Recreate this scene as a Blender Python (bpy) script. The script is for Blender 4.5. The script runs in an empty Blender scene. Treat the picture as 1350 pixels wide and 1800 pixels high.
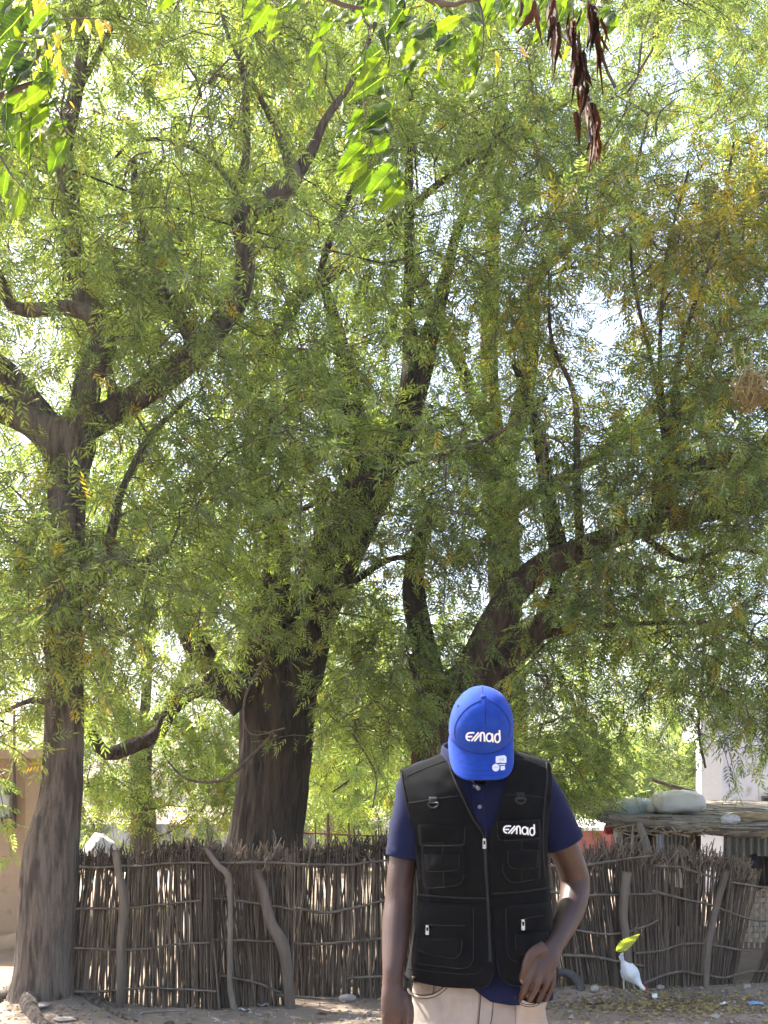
import bpy, math, random
import numpy as np
from mathutils import Vector, Matrix
from mathutils.bvhtree import BVHTree

random.seed(7)
RNG = np.random.default_rng(11)
scene = bpy.context.scene
COL = scene.collection

# ------------------------------------------------------------------ camera
F, V0, H, UC = 2000.0, 1400.0, 1.38, 675.0        # focal length and horizon row in photo pixels, eye height in metres
cam_data = bpy.data.cameras.new('camera')
cam_data.sensor_fit = 'AUTO'
cam_data.sensor_width = 36.0
cam_data.lens = 36.0 * F / 1800.0
cam_data.shift_y = (V0 - 900.0) / 1800.0
cam_data.clip_start = 0.05
cam_data.clip_end = 1000.0
cam = bpy.data.objects.new('camera', cam_data)
cam.location = (0, 0, H)
cam.rotation_euler = (math.radians(90), 0, 0)
COL.objects.link(cam)
scene.camera = cam

# ------------------------------------------------------------------ sky and sun
SUN_EL = math.radians(52)
SUN_DIR = np.array([-0.80, 0.60, 0.0]); SUN_DIR /= np.linalg.norm(SUN_DIR)
SUN_DIR = np.array([SUN_DIR[0] * math.cos(SUN_EL), SUN_DIR[1] * math.cos(SUN_EL), math.sin(SUN_EL)])
world = bpy.data.worlds.new('World')
scene.world = world
world.use_nodes = True
wn = world.node_tree
for n in list(wn.nodes):
    wn.nodes.remove(n)
sky = wn.nodes.new('ShaderNodeTexSky')
sky.sky_type = 'NISHITA'
sky.sun_disc = False
sky.sun_elevation = SUN_EL
sky.sun_rotation = math.atan2(SUN_DIR[0], SUN_DIR[1])
sky.air_density = 1.0
sky.dust_density = 4.0
sky.ozone_density = 1.0
bg = wn.nodes.new('ShaderNodeBackground')
bg.inputs['Strength'].default_value = 0.15
wo = wn.nodes.new('ShaderNodeOutputWorld')
wn.links.new(sky.outputs[0], bg.inputs[0])
wn.links.new(bg.outputs[0], wo.inputs[0])
sun_data = bpy.data.lights.new('sun', 'SUN')
sun_data.energy = 5.0
sun_data.angle = math.radians(0.55)
sun_data.color = (1.0, 0.955, 0.88)
sun = bpy.data.objects.new('sun', sun_data)
sun.rotation_euler = Vector(-SUN_DIR).to_track_quat('-Z', 'Y').to_euler()
sun.location = (-20, 15, 30)
COL.objects.link(sun)

vs = scene.view_settings
vs.view_transform = 'Standard'
vs.look = 'None'
vs.exposure = 2.02
vs.gamma = 1.0
vs.use_curve_mapping = False
cy = scene.cycles
cy.max_bounces = 6
cy.diffuse_bounces = 3
cy.glossy_bounces = 2
cy.transmission_bounces = 3
cy.transparent_max_bounces = 6
cy.caustics_reflective = False
cy.caustics_refractive = False
cy.use_denoising = True
cy.use_adaptive_sampling = True
cy.adaptive_threshold = 0.03

# ------------------------------------------------------------------ small tools
def W(u, v, D):
    """photo pixel at a distance -> world point"""
    return np.array([(u - UC) / F * D, D, H + (V0 - v) / F * D])

def gD(v):
    """distance of the ground seen at row v"""
    return H * F / (v - V0)

def empty(name, loc=(0, 0, 0)):
    o = bpy.data.objects.new(name, None)
    o.location = loc
    o.empty_display_size = 0.1
    COL.objects.link(o)
    return o

def tag(o, label=None, cat=None, group=None, kind=None):
    if label: o['label'] = label
    if cat: o['category'] = cat
    if group: o['group'] = group
    if kind: o['kind'] = kind
    return o

def setparent(o, p):
    """parent without moving (parents are never rotated or scaled here)"""
    if p is None:
        return
    o.parent = p
    w = Vector((0, 0, 0)); q = p
    while q is not None:
        w += q.location; q = q.parent
    o.location = Vector(o.location) - w

_pm = np.random.default_rng(5).random(4096).astype(np.float64)
def vnoise(p, s=0):
    """value noise 0..1, p = (N,3)"""
    p = np.asarray(p, float)
    i = np.floor(p).astype(np.int64); f = p - i
    f = f * f * (3 - 2 * f)
    def h(a, b, c):
        k = (a * 374761393 + b * 668265263 + c * 2147483647 + s * 974711) & 0x7fffffff
        k = ((k ^ (k >> 13)) * 1274126177) & 0x7fffffff
        return _pm[(k ^ (k >> 16)) & 4095]
    x, y, z = i[:, 0], i[:, 1], i[:, 2]
    r = 0
    for dx in (0, 1):
        for dy in (0, 1):
            for dz in (0, 1):
                w = (f[:, 0] if dx else 1 - f[:, 0]) * (f[:, 1] if dy else 1 - f[:, 1]) * (f[:, 2] if dz else 1 - f[:, 2])
                r = r + w * h(x + dx, y + dy, z + dz)
    return r

def fbm(p, s=0, o=3):
    r = 0; a = 0.5
    p = np.asarray(p, float)
    for k in range(o):
        r = r + a * (vnoise(p * 2 ** k, s + k) - 0.5); a *= 0.5
    return r

def spline(pts, step):
    """Catmull-Rom resample of (N,k) rows, measured on the first three columns"""
    P = np.asarray(pts, float)
    if len(P) < 3:
        n = max(2, int(np.linalg.norm(P[-1, :3] - P[0, :3]) / step) + 1)
        t = np.linspace(0, 1, n)[:, None]
        return P[0] * (1 - t) + P[-1] * t
    Q = np.vstack([2 * P[0] - P[1], P, 2 * P[-1] - P[-2]])
    out = []
    for i in range(1, len(Q) - 2):
        n = max(1, int(np.linalg.norm(Q[i + 1, :3] - Q[i, :3]) / step))
        t = (np.arange(n) / n)[:, None]
        a, b, c, d = Q[i - 1], Q[i], Q[i + 1], Q[i + 2]
        out.append(0.5 * (2 * b + (c - a) * t + (2 * a - 5 * b + 4 * c - d) * t ** 2 + (3 * b - a - 3 * c + d) * t ** 3))
    out.append(P[-1:])
    return np.vstack(out)

class Buf:
    """collects vertices, quads and triangles of ONE mesh"""
    def __init__(self):
        self.V = []; self.Q = []; self.T = []; self.n = 0; self.qm = []; self.tm = []; self.C = []
    def add(self, verts, quads=None, tris=None, m=0, col=None):
        verts = np.asarray(verts, float).reshape(-1, 3)
        self.V.append(verts)
        if quads is not None and len(quads):
            q = np.asarray(quads, np.int64).reshape(-1, 4) + self.n
            self.Q.append(q); self.qm.append(np.full(len(q), m, np.int32))
        if tris is not None and len(tris):
            t = np.asarray(tris, np.int64).reshape(-1, 3) + self.n
            self.T.append(t); self.tm.append(np.full(len(t), m, np.int32))
        if col is not None:
            self.C.append(np.broadcast_to(np.asarray(col, float), (len(verts), 3)))
        self.n += len(verts)
        return self
    def grid(self, G, m=0, wrap=False, flip=False, col=None):
        """G (R,C,3) -> quads"""
        R, Cn = G.shape[:2]
        idx = np.arange(R * Cn).reshape(R, Cn)
        a = idx[:-1, :-1] if not wrap else idx[:-1]
        b = idx[:-1, 1:] if not wrap else np.roll(idx, -1, 1)[:-1]
        c = idx[1:, 1:] if not wrap else np.roll(idx, -1, 1)[1:]
        d = idx[1:, :-1] if not wrap else idx[1:]
        q = np.stack([a, b, c, d], -1).reshape(-1, 4)
        if flip: q = q[:, ::-1]
        return self.add(G.reshape(-1, 3), q, m=m, col=col)
    def tube(self, pts, n=8, rough=0.0, rs=(3, 1), seed=0, cap=True, m=0, squash=None, col=None, ridge=0):
        """pts (N,4): x y z radius (or N,5 with a second radius)"""
        P = np.asarray(pts, float)
        N = len(P)
        T = np.gradient(P[:, :3], axis=0)
        T /= np.linalg.norm(T, axis=1)[:, None] + 1e-12
        up = np.array([0, -1.0, 0]) if abs(T[0, 1]) < 0.9 else np.array([1.0, 0, 0])
        A = np.zeros((N, 3)); a = up - T[0] * (up @ T[0]); a /= np.linalg.norm(a); A[0] = a
        for i in range(1, N):
            a = a - T[i] * (a @ T[i]); a /= np.linalg.norm(a) + 1e-12; A[i] = a
        B = np.cross(T, A)
        th = np.arange(n) / n * 2 * math.pi
        c, s = np.cos(th), np.sin(th)
        r1 = P[:, 3]; r2 = P[:, 4] if P.shape[1] > 4 else P[:, 3]
        R = np.ones((N, n))
        if rough:
            L = np.concatenate([[0], np.cumsum(np.linalg.norm(np.diff(P[:, :3], axis=0), axis=1))])
            q = np.zeros((N, n, 3))
            q[..., 0] = c[None] * rs[0] * 0.5; q[..., 1] = s[None] * rs[0] * 0.5; q[..., 2] = L[:, None] * rs[1]
            f = fbm(q.reshape(-1, 3), seed, 3).reshape(N, n)
            R = 1 + rough * 2.2 * f
            if ridge:
                q2 = q * np.array([3.0, 3.0, 0.9]); f2 = fbm(q2.reshape(-1, 3), seed + 9, 2).reshape(N, n)
                R = R + ridge * (np.abs(f2) * 4 - 0.5)
        G = P[:, None, :3] + (A[:, None] * (c[None, :, None] * r1[:, None, None]) + B[:, None] * (s[None, :, None] * r2[:, None, None])) * R[..., None]
        base = self.n
        self.grid(G, m=m, wrap=True, flip=True, col=col)
        if cap:
            for k, ring in ((0, 0), (N - 1, (N - 1) * n)):
                ctr = P[k, :3]
                tri = [(ring + j, ring + (j + 1) % n, N * n) if k else (ring + (j + 1) % n, ring + j, N * n) for j in range(n)]
                self.add([ctr], col=col)
                t = np.array(tri); t[:, 2] = self.n - 1 - base
                self.T.append(t + base); self.tm.append(np.full(len(t), m, np.int32))
        return self
    def box(self, lo, hi, m=0):
        x0, y0, z0 = lo; x1, y1, z1 = hi
        v = [(x0, y0, z0), (x1, y0, z0), (x1, y1, z0), (x0, y1, z0), (x0, y0, z1), (x1, y0, z1), (x1, y1, z1), (x0, y1, z1)]
        return self.add(v, [(0, 3, 2, 1), (4, 5, 6, 7), (0, 1, 5, 4), (1, 2, 6, 5), (2, 3, 7, 6), (3, 0, 4, 7)], m=m)
    def verts(self):
        return np.vstack(self.V)
    def mesh(self, name, mats=(), smooth=True):
        V = np.vstack(self.V)
        Q = np.vstack(self.Q) if self.Q else np.zeros((0, 4), np.int64)
        T = np.vstack(self.T) if self.T else np.zeros((0, 3), np.int64)
        me = bpy.data.meshes.new(name)
        me.vertices.add(len(V)); me.vertices.foreach_set('co', V.astype(np.float32).ravel())
        nl = len(Q) * 4 + len(T) * 3
        me.loops.add(nl)
        me.loops.foreach_set('vertex_index', np.concatenate([Q.ravel(), T.ravel()]).astype(np.int32))
        me.polygons.add(len(Q) + len(T))
        st = np.concatenate([np.arange(len(Q)) * 4, len(Q) * 4 + np.arange(len(T)) * 3]).astype(np.int32)
        me.polygons.foreach_set('loop_start', st)
        mi = np.concatenate(self.qm + self.tm) if (self.qm or self.tm) else np.zeros(0, np.int32)
        me.polygons.foreach_set('material_index', mi.astype(np.int32))
        me.polygons.foreach_set('use_smooth', np.full(len(Q) + len(T), bool(smooth)))
        for x in (mats if isinstance(mats, (list, tuple)) else [mats]):
            me.materials.append(x)
        if self.C:
            c = np.vstack(self.C)
            if len(c) == len(V):
                at = me.color_attributes.new('tint', 'FLOAT_COLOR', 'POINT')
                at.data.foreach_set('color', np.hstack([c, np.ones((len(c), 1))]).astype(np.float32).ravel())
        me.update(calc_edges=True)
        me.validate()
        return me
    def build(self, name, mats, parent=None, smooth=True, origin=None, kind=None):
        V = np.vstack(self.V)
        if origin is None:
            mn, mx = V.min(0), V.max(0)
            origin = np.array([(mn[0] + mx[0]) / 2, (mn[1] + mx[1]) / 2, mn[2]])
        self.V = [V - origin]
        o = bpy.data.objects.new(name, self.mesh(name, mats, smooth))
        o.location = origin
        COL.objects.link(o)
        setparent(o, parent)
        if kind: o['kind'] = kind
        return o

# ------------------------------------------------------------------ materials
def lin(r, g, b):
    f = lambda c: (c / 255 / 12.92) if c <= 10.31 else ((c / 255 + 0.055) / 1.055) ** 2.4
    return (f(r), f(g), f(b), 1)

def mat(name, c1, c2=None, scale=8.0, stretch=(1, 1, 1), rough=0.8, bump=0.0, bscale=None, bstretch=None, detail=5.0,
        ramp=(0.35, 0.65), spec=0.3, c3=None, c3scale=2.0, c3ramp=(0.5, 0.65), metal=0.0, sheen=0.0, bdist=0.01, coord='Object', attr=None, sss=0.0, vary=None):
    m = bpy.data.materials.new(name); m.use_nodes = True
    nt = m.node_tree; N = nt.nodes; L = nt.links
    p = N['Principled BSDF']
    p.inputs['Roughness'].default_value = rough
    p.inputs['Metallic'].default_value = metal
    p.inputs['Specular IOR Level'].default_value = spec
    if sheen:
        p.inputs['Sheen Weight'].default_value = sheen
    if sss:
        p.inputs['Subsurface Weight'].default_value = sss
        p.inputs['Subsurface Radius'].default_value = (0.01, 0.004, 0.002)
    tc = N.new('ShaderNodeTexCoord')
    def nz(sc, st, det=detail):
        mp = N.new('ShaderNodeMapping'); mp.inputs['Scale'].default_value = st
        L.new(tc.outputs[coord], mp.inputs['Vector'])
        t = N.new('ShaderNodeTexNoise'); t.inputs['Scale'].default_value = sc; t.inputs['Detail'].default_value = det
        t.inputs['Roughness'].default_value = 0.6
        L.new(mp.outputs[0], t.inputs['Vector'])
        return t.outputs['Fac']
    def rampn(fac, lo, hi):
        r = N.new('ShaderNodeMapRange'); r.inputs['From Min'].default_value = lo; r.inputs['From Max'].default_value = hi
        L.new(fac, r.inputs['Value']); return r.outputs[0]
    def mix(fac, a, b, mode='MIX'):
        x = N.new('ShaderNodeMix'); x.data_type = 'RGBA'; x.blend_type = mode
        if isinstance(fac, float): x.inputs[0].default_value = fac
        else: L.new(fac, x.inputs[0])
        for k, c in ((6, a), (7, b)):
            if isinstance(c, (tuple, list)): x.inputs[k].default_value = tuple(c) if len(c) == 4 else tuple(c) + (1,)
            else: L.new(c, x.inputs[k])
        return x.outputs[2]
    c1 = tuple(c1) if len(c1) == 4 else tuple(c1) + (1,)
    colr = c1
    if c2 is not None:
        colr = mix(rampn(nz(scale, stretch), *ramp), c1, c2)
    if c3 is not None:
        colr = mix(rampn(nz(c3scale, stretch), *c3ramp), colr, c3)
    if attr:
        a = N.new('ShaderNodeAttribute'); a.attribute_name = attr
        colr = mix(1.0, a.outputs['Color'], colr, 'MULTIPLY')
    if vary:
        oi = N.new('ShaderNodeObjectInfo'); mr = N.new('ShaderNodeMapRange'); mr.inputs['To Min'].default_value, mr.inputs['To Max'].default_value = vary
        L.new(oi.outputs['Random'], mr.inputs['Value']); hs = N.new('ShaderNodeHueSaturation'); L.new(mr.outputs[0], hs.inputs['Value'])
        if isinstance(colr, tuple): hs.inputs['Color'].default_value = colr
        else: L.new(colr, hs.inputs['Color'])
        colr = hs.outputs[0]
    if isinstance(colr, tuple): p.inputs['Base Color'].default_value = colr
    else: L.new(colr, p.inputs['Base Color'])
    if bump:
        b = N.new('ShaderNodeBump'); b.inputs['Strength'].default_value = bump; b.inputs['Distance'].default_value = bdist
        L.new(nz(bscale or scale * 3, bstretch or stretch), b.inputs['Height'])
        L.new(b.outputs[0], p.inputs['Normal'])
    return m

def leaf_mat(name, tr=0.6, rough=0.45, tint=(1.6, 1.65, 0.75), vein=False):
    """colour from the 'tint' attribute (or the object), half of it let through as translucent light"""
    m = bpy.data.materials.new(name); m.use_nodes = True
    N = m.node_tree.nodes; L = m.node_tree.links
    p = N['Principled BSDF']; out = N['Material Output']
    p.inputs['Roughness'].default_value = rough
    p.inputs['Specular IOR Level'].default_value = 0.35
    a = N.new('ShaderNodeAttribute'); a.attribute_name = 'tint'
    col = a.outputs['Color']
    if vein:
        tc = N.new('ShaderNodeTexCoord'); sp = N.new('ShaderNodeSeparateXYZ'); L.new(tc.outputs['Object'], sp.inputs[0])
        ab = N.new('ShaderNodeMath'); ab.operation = 'ABSOLUTE'; L.new(sp.outputs['Y'], ab.inputs[0])
        mr = N.new('ShaderNodeMapRange'); mr.inputs['From Min'].default_value = 0.00025; mr.inputs['From Max'].default_value = 0.0007
        mr.inputs['To Min'].default_value = 1.0; mr.inputs['To Max'].default_value = 0.0; L.new(ab.outputs[0], mr.inputs['Value'])
        # side veins: bands running obliquely from the midrib
        v1 = N.new('ShaderNodeMath'); v1.operation = 'MULTIPLY_ADD'; v1.inputs[1].default_value = -0.75
        L.new(ab.outputs[0], v1.inputs[0]); L.new(sp.outputs['X'], v1.inputs[2])
        v2 = N.new('ShaderNodeMath'); v2.operation = 'MULTIPLY'; v2.inputs[1].default_value = 900; L.new(v1.outputs[0], v2.inputs[0])
        v3 = N.new('ShaderNodeMath'); v3.operation = 'SINE'; L.new(v2.outputs[0], v3.inputs[0])
        v4 = N.new('ShaderNodeMapRange'); v4.inputs['From Min'].default_value = 0.86; v4.inputs['From Max'].default_value = 1.0
        v4.inputs['To Max'].default_value = 0.16; L.new(v3.outputs[0], v4.inputs['Value'])
        mx = N.new('ShaderNodeMath'); mx.operation = 'MAXIMUM'; L.new(mr.outputs[0], mx.inputs[0]); L.new(v4.outputs[0], mx.inputs[1])
        mm = N.new('ShaderNodeMix'); mm.data_type = 'RGBA'; L.new(mx.outputs[0], mm.inputs[0]); L.new(col, mm.inputs[6])
        mm.inputs[7].default_value = (0.22, 0.28, 0.07, 1); col = mm.outputs[2]
        nz = N.new('ShaderNodeTexNoise'); nz.inputs['Scale'].default_value = 60; L.new(tc.outputs['Object'], nz.inputs['Vector'])
        bp = N.new('ShaderNodeBump'); bp.inputs['Strength'].default_value = 0.3; bp.inputs['Distance'].default_value = 0.003
        L.new(nz.outputs['Fac'], bp.inputs['Height']); L.new(bp.outputs[0], p.inputs['Normal'])
    L.new(col, p.inputs['Base Color'])
    t = N.new('ShaderNodeBsdfTranslucent')
    mu = N.new('ShaderNodeMix'); mu.data_type = 'RGBA'; mu.blend_type = 'MULTIPLY'; mu.inputs[0].default_value = 1.0
    L.new(col, mu.inputs[6]); mu.inputs[7].default_value = tint + (1,)
    L.new(mu.outputs[2], t.inputs['Color'])
    mix = N.new('ShaderNodeMixShader'); mix.inputs[0].default_value = tr
    L.new(p.outputs[0], mix.inputs[1]); L.new(t.outputs[0], mix.inputs[2]); L.new(mix.outputs[0], out.inputs['Surface'])
    return m

M = {}
M['bark_grey'] = mat('bark_grey', (0.150, 0.118, 0.093), (0.060, 0.046, 0.037), scale=22, stretch=(1, 1, 0.16), ramp=(0.42, 0.58), rough=0.95, bump=1.0, bscale=30, bdist=0.05, c3=(0.21, 0.172, 0.14), c3scale=5, c3ramp=(0.52, 0.75))
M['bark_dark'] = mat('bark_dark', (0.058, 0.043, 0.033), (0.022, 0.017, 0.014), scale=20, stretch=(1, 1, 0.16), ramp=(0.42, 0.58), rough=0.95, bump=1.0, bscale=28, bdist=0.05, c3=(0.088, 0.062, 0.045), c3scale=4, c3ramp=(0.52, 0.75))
M['bark_brown'] = mat('bark_brown', (0.115, 0.078, 0.056), (0.048, 0.034, 0.026), scale=20, stretch=(1, 1, 0.2), ramp=(0.42, 0.58), rough=0.95, bump=1.0, bscale=30, bdist=0.045, c3=(0.18, 0.12, 0.09), c3scale=4)
M['bark_pale'] = mat('bark_pale', (0.24, 0.19, 0.16), (0.13, 0.10, 0.085), scale=10, stretch=(1, 1, 0.3), rough=0.95, bump=0.8, bscale=20, bdist=0.03)
M['twig'] = mat('twig', (0.16, 0.125, 0.10), (0.07, 0.055, 0.045), scale=18, rough=0.9)
M['leaf'] = leaf_mat('leaf')
M['near_leaf'] = leaf_mat('near_leaf', tr=0.56, rough=0.38, tint=(1.9, 1.9, 0.45), vein=True)
M['dry_leaf'] = leaf_mat('dry_leaf', tr=0.2, rough=0.75, tint=(1.5, 0.9, 0.5))
M['stick'] = mat('stick', (0.17, 0.125, 0.088), (0.060, 0.043, 0.030), scale=5, stretch=(3, 3, 1), rough=0.9, c3=(0.23, 0.185, 0.14), c3scale=3, c3ramp=(0.55, 0.8), vary=(0.55, 1.6))
M['rail'] = mat('rail', (0.20, 0.158, 0.12), (0.10, 0.078, 0.058), scale=14, rough=0.9, bump=0.6, bscale=40, bdist=0.01)
M['post'] = mat('post', (0.19, 0.15, 0.112), (0.088, 0.068, 0.05), scale=9, stretch=(1, 1, 0.15), rough=0.92, bump=0.9, bscale=22, bdist=0.015)
M['post_pale'] = mat('post_pale', (0.26, 0.21, 0.16), (0.13, 0.10, 0.075), scale=9, stretch=(1, 1, 0.3), rough=0.92, bump=0.7, bscale=22, bdist=0.01)
# ================================================================== ground
def make_ground():
    xs = np.concatenate([np.linspace(-90, -12, 20)[:-1], np.linspace(-12, 12, 150), np.linspace(12, 90, 20)[1:]])
    ys = np.concatenate([np.linspace(-12, 3, 20)[:-1], np.linspace(3, 12, 110), np.linspace(12, 160, 40)[1:]])
    X, Y = np.meshgrid(xs, ys)
    p = np.stack([X.ravel(), Y.ravel(), 0 * X.ravel()], 1)
    near = np.clip(1 - np.abs(Y.ravel() - 7) / 8, 0, 1)
    Z = (fbm(p * 1.3, 3, 3) * 0.07 + fbm(p * 6, 8, 2) * 0.03) * near - 0.012
    # earth heaped round the roots and along the foot of the brush fence
    tx, ty = W(85, 1770, 7.4)[:2]
    Z += 0.10 * np.exp(-(((p[:, 0] - tx) / 0.42) ** 2 + ((p[:, 1] - ty) / 0.35) ** 2))
    mx_, my_ = W(1030, 1745, 7.9)[:2]
    Z += 0.09 * np.exp(-(((p[:, 0] - mx_) / 0.28) ** 2 + ((p[:, 1] - my_) / 0.14) ** 2)) * (1 + 2 * fbm(p * 9, 4, 2))
    G = np.stack([X, Y, Z.reshape(X.shape)], -1)
    b = Buf(); b.grid(G)
    m = mat('earth', (0.27, 0.20, 0.145), (0.185, 0.138, 0.10), scale=1.6, rough=0.95, bump=0.8, bscale=30, bdist=0.02, c3=(0.34, 0.265, 0.20), c3scale=0.55, c3ramp=(0.45, 0.7), detail=9)
    o = b.build('ground', m, origin=np.zeros(3))
    tag(o, kind='structure')
    return o
GROUND = make_ground()
_gd = GROUND.data
_gv = np.zeros(len(_gd.vertices) * 3, np.float32); _gd.vertices.foreach_get('co', _gv); _gv = _gv.reshape(-1, 3)
GBVH = BVHTree.FromPolygons([tuple(v) for v in _gv.tolist()], [tuple(p.vertices) for p in _gd.polygons])
def gz(x, y):
    h = GBVH.ray_cast(Vector((x, y, 5)), Vector((0, 0, -1)))
    return h[0].z if h[0] is not None else 0.0

# ================================================================== foliage
def leaf_template(seed, pairs=5):
    r = np.random.default_rng(seed)
    V = []; T = []
    def leaflet(b, d, L, w, sag):
        n = np.array([0, 0, 1.0]); s = np.cross(n, d); s /= np.linalg.norm(s)
        roll = r.uniform(-0.5, 0.5); s = s * math.cos(roll) + n * math.sin(roll)
        k = len(V)
        bend = np.array([0.10 * L, 0, 0])
        V.extend([b, b + d * L * 0.40 + s * w + [0, 0, -sag * 0.3], b + d * L + bend + [0, 0, -sag], b + d * L * 0.45 - s * w + [0, 0, -sag * 0.3 - 0.01]])
        T.extend([(k, k + 1, k + 2), (k, k + 2, k + 3)])
    pos = lambda t: np.array([t, 0.03 * math.sin(seed + 3 * t), -0.22 * t * t])
    for i in range(pairs):
        t = 0.22 + 0.75 * i / pairs
        for sd in (-1, 1):
            tt = t + r.uniform(-0.02, 0.02)
            ang = math.radians(r.uniform(58, 80) - 26 * t)
            d = np.array([math.cos(ang), sd * math.sin(ang), r.uniform(-0.35, 0.0)]); d /= np.linalg.norm(d)
            leaflet(pos(tt), d, r.uniform(0.26, 0.35) * (1 - 0.25 * abs(t - 0.5)), r.uniform(0.036, 0.047), r.uniform(0.03, 0.10))
    leaflet(pos(0.97), np.array([0.96, r.uniform(-0.2, 0.2), -0.25]), 0.27, 0.036, 0.04)
    k = len(V)                                     # the stalk of the leaf: a thin strip
    a, b, c = pos(0), pos(0.5), pos(1.0)
    V.extend([a + [0, 0.007, 0], a - [0, 0.007, 0], c + [0, 0.003, 0], c - [0, 0.003, 0]])
    T.extend([(k, k + 1, k + 2), (k + 1, k + 3, k + 2)])
    return np.array(V), np.array(T)
TEMPL = [leaf_template(s) for s in range(6)]

def leaf_cloud(buf, P, Dv, S, C, rng):
    """pinnate leaves: root P, direction Dv, length S, colour C"""
    N = len(P)
    x = Dv / (np.linalg.norm(Dv, axis=1)[:, None] + 1e-9)
    up = np.array([0, 0, 1.0]) + rng.normal(0, 0.45, (N, 3))
    z = up - x * np.sum(up * x, 1)[:, None]; z /= np.linalg.norm(z, axis=1)[:, None] + 1e-9
    y = np.cross(z, x)
    which = rng.integers(0, len(TEMPL), N)
    for k, (tv, tt) in enumerate(TEMPL):
        s = which == k
        n = int(s.sum())
        if not n: continue
        R = np.stack([x[s], y[s], z[s]], 1)            # rows = axes
        v = P[s][:, None] + np.einsum('vk,nkj->nvj', tv, R) * S[s][:, None, None]
        t = tt[None] + (np.arange(n) * len(tv))[:, None, None]
        nl = (len(tv) - 4) // 4
        jit = np.repeat(rng.uniform(0.82, 1.18, (n, nl + 1)), 4, axis=1)
        c = C[s][:, None, :] * jit[..., None]
        c[:, -4:] = np.array([0.12, 0.14, 0.05])
        buf.add(v.reshape(-1, 3), tris=t.reshape(-1, 3), col=c.reshape(-1, 3))

PAL = 2.0 * np.array([[0.101, 0.128, 0.044], [0.084, 0.112, 0.042], [0.124, 0.149, 0.050], [0.070, 0.095, 0.040], [0.146, 0.164, 0.053]])
YEL = np.array([[0.50, 0.36, 0.035], [0.42, 0.34, 0.05], [0.55, 0.40, 0.06]])
OLIVE = np.array([[0.16, 0.165, 0.045], [0.20, 0.19, 0.05]])

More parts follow.
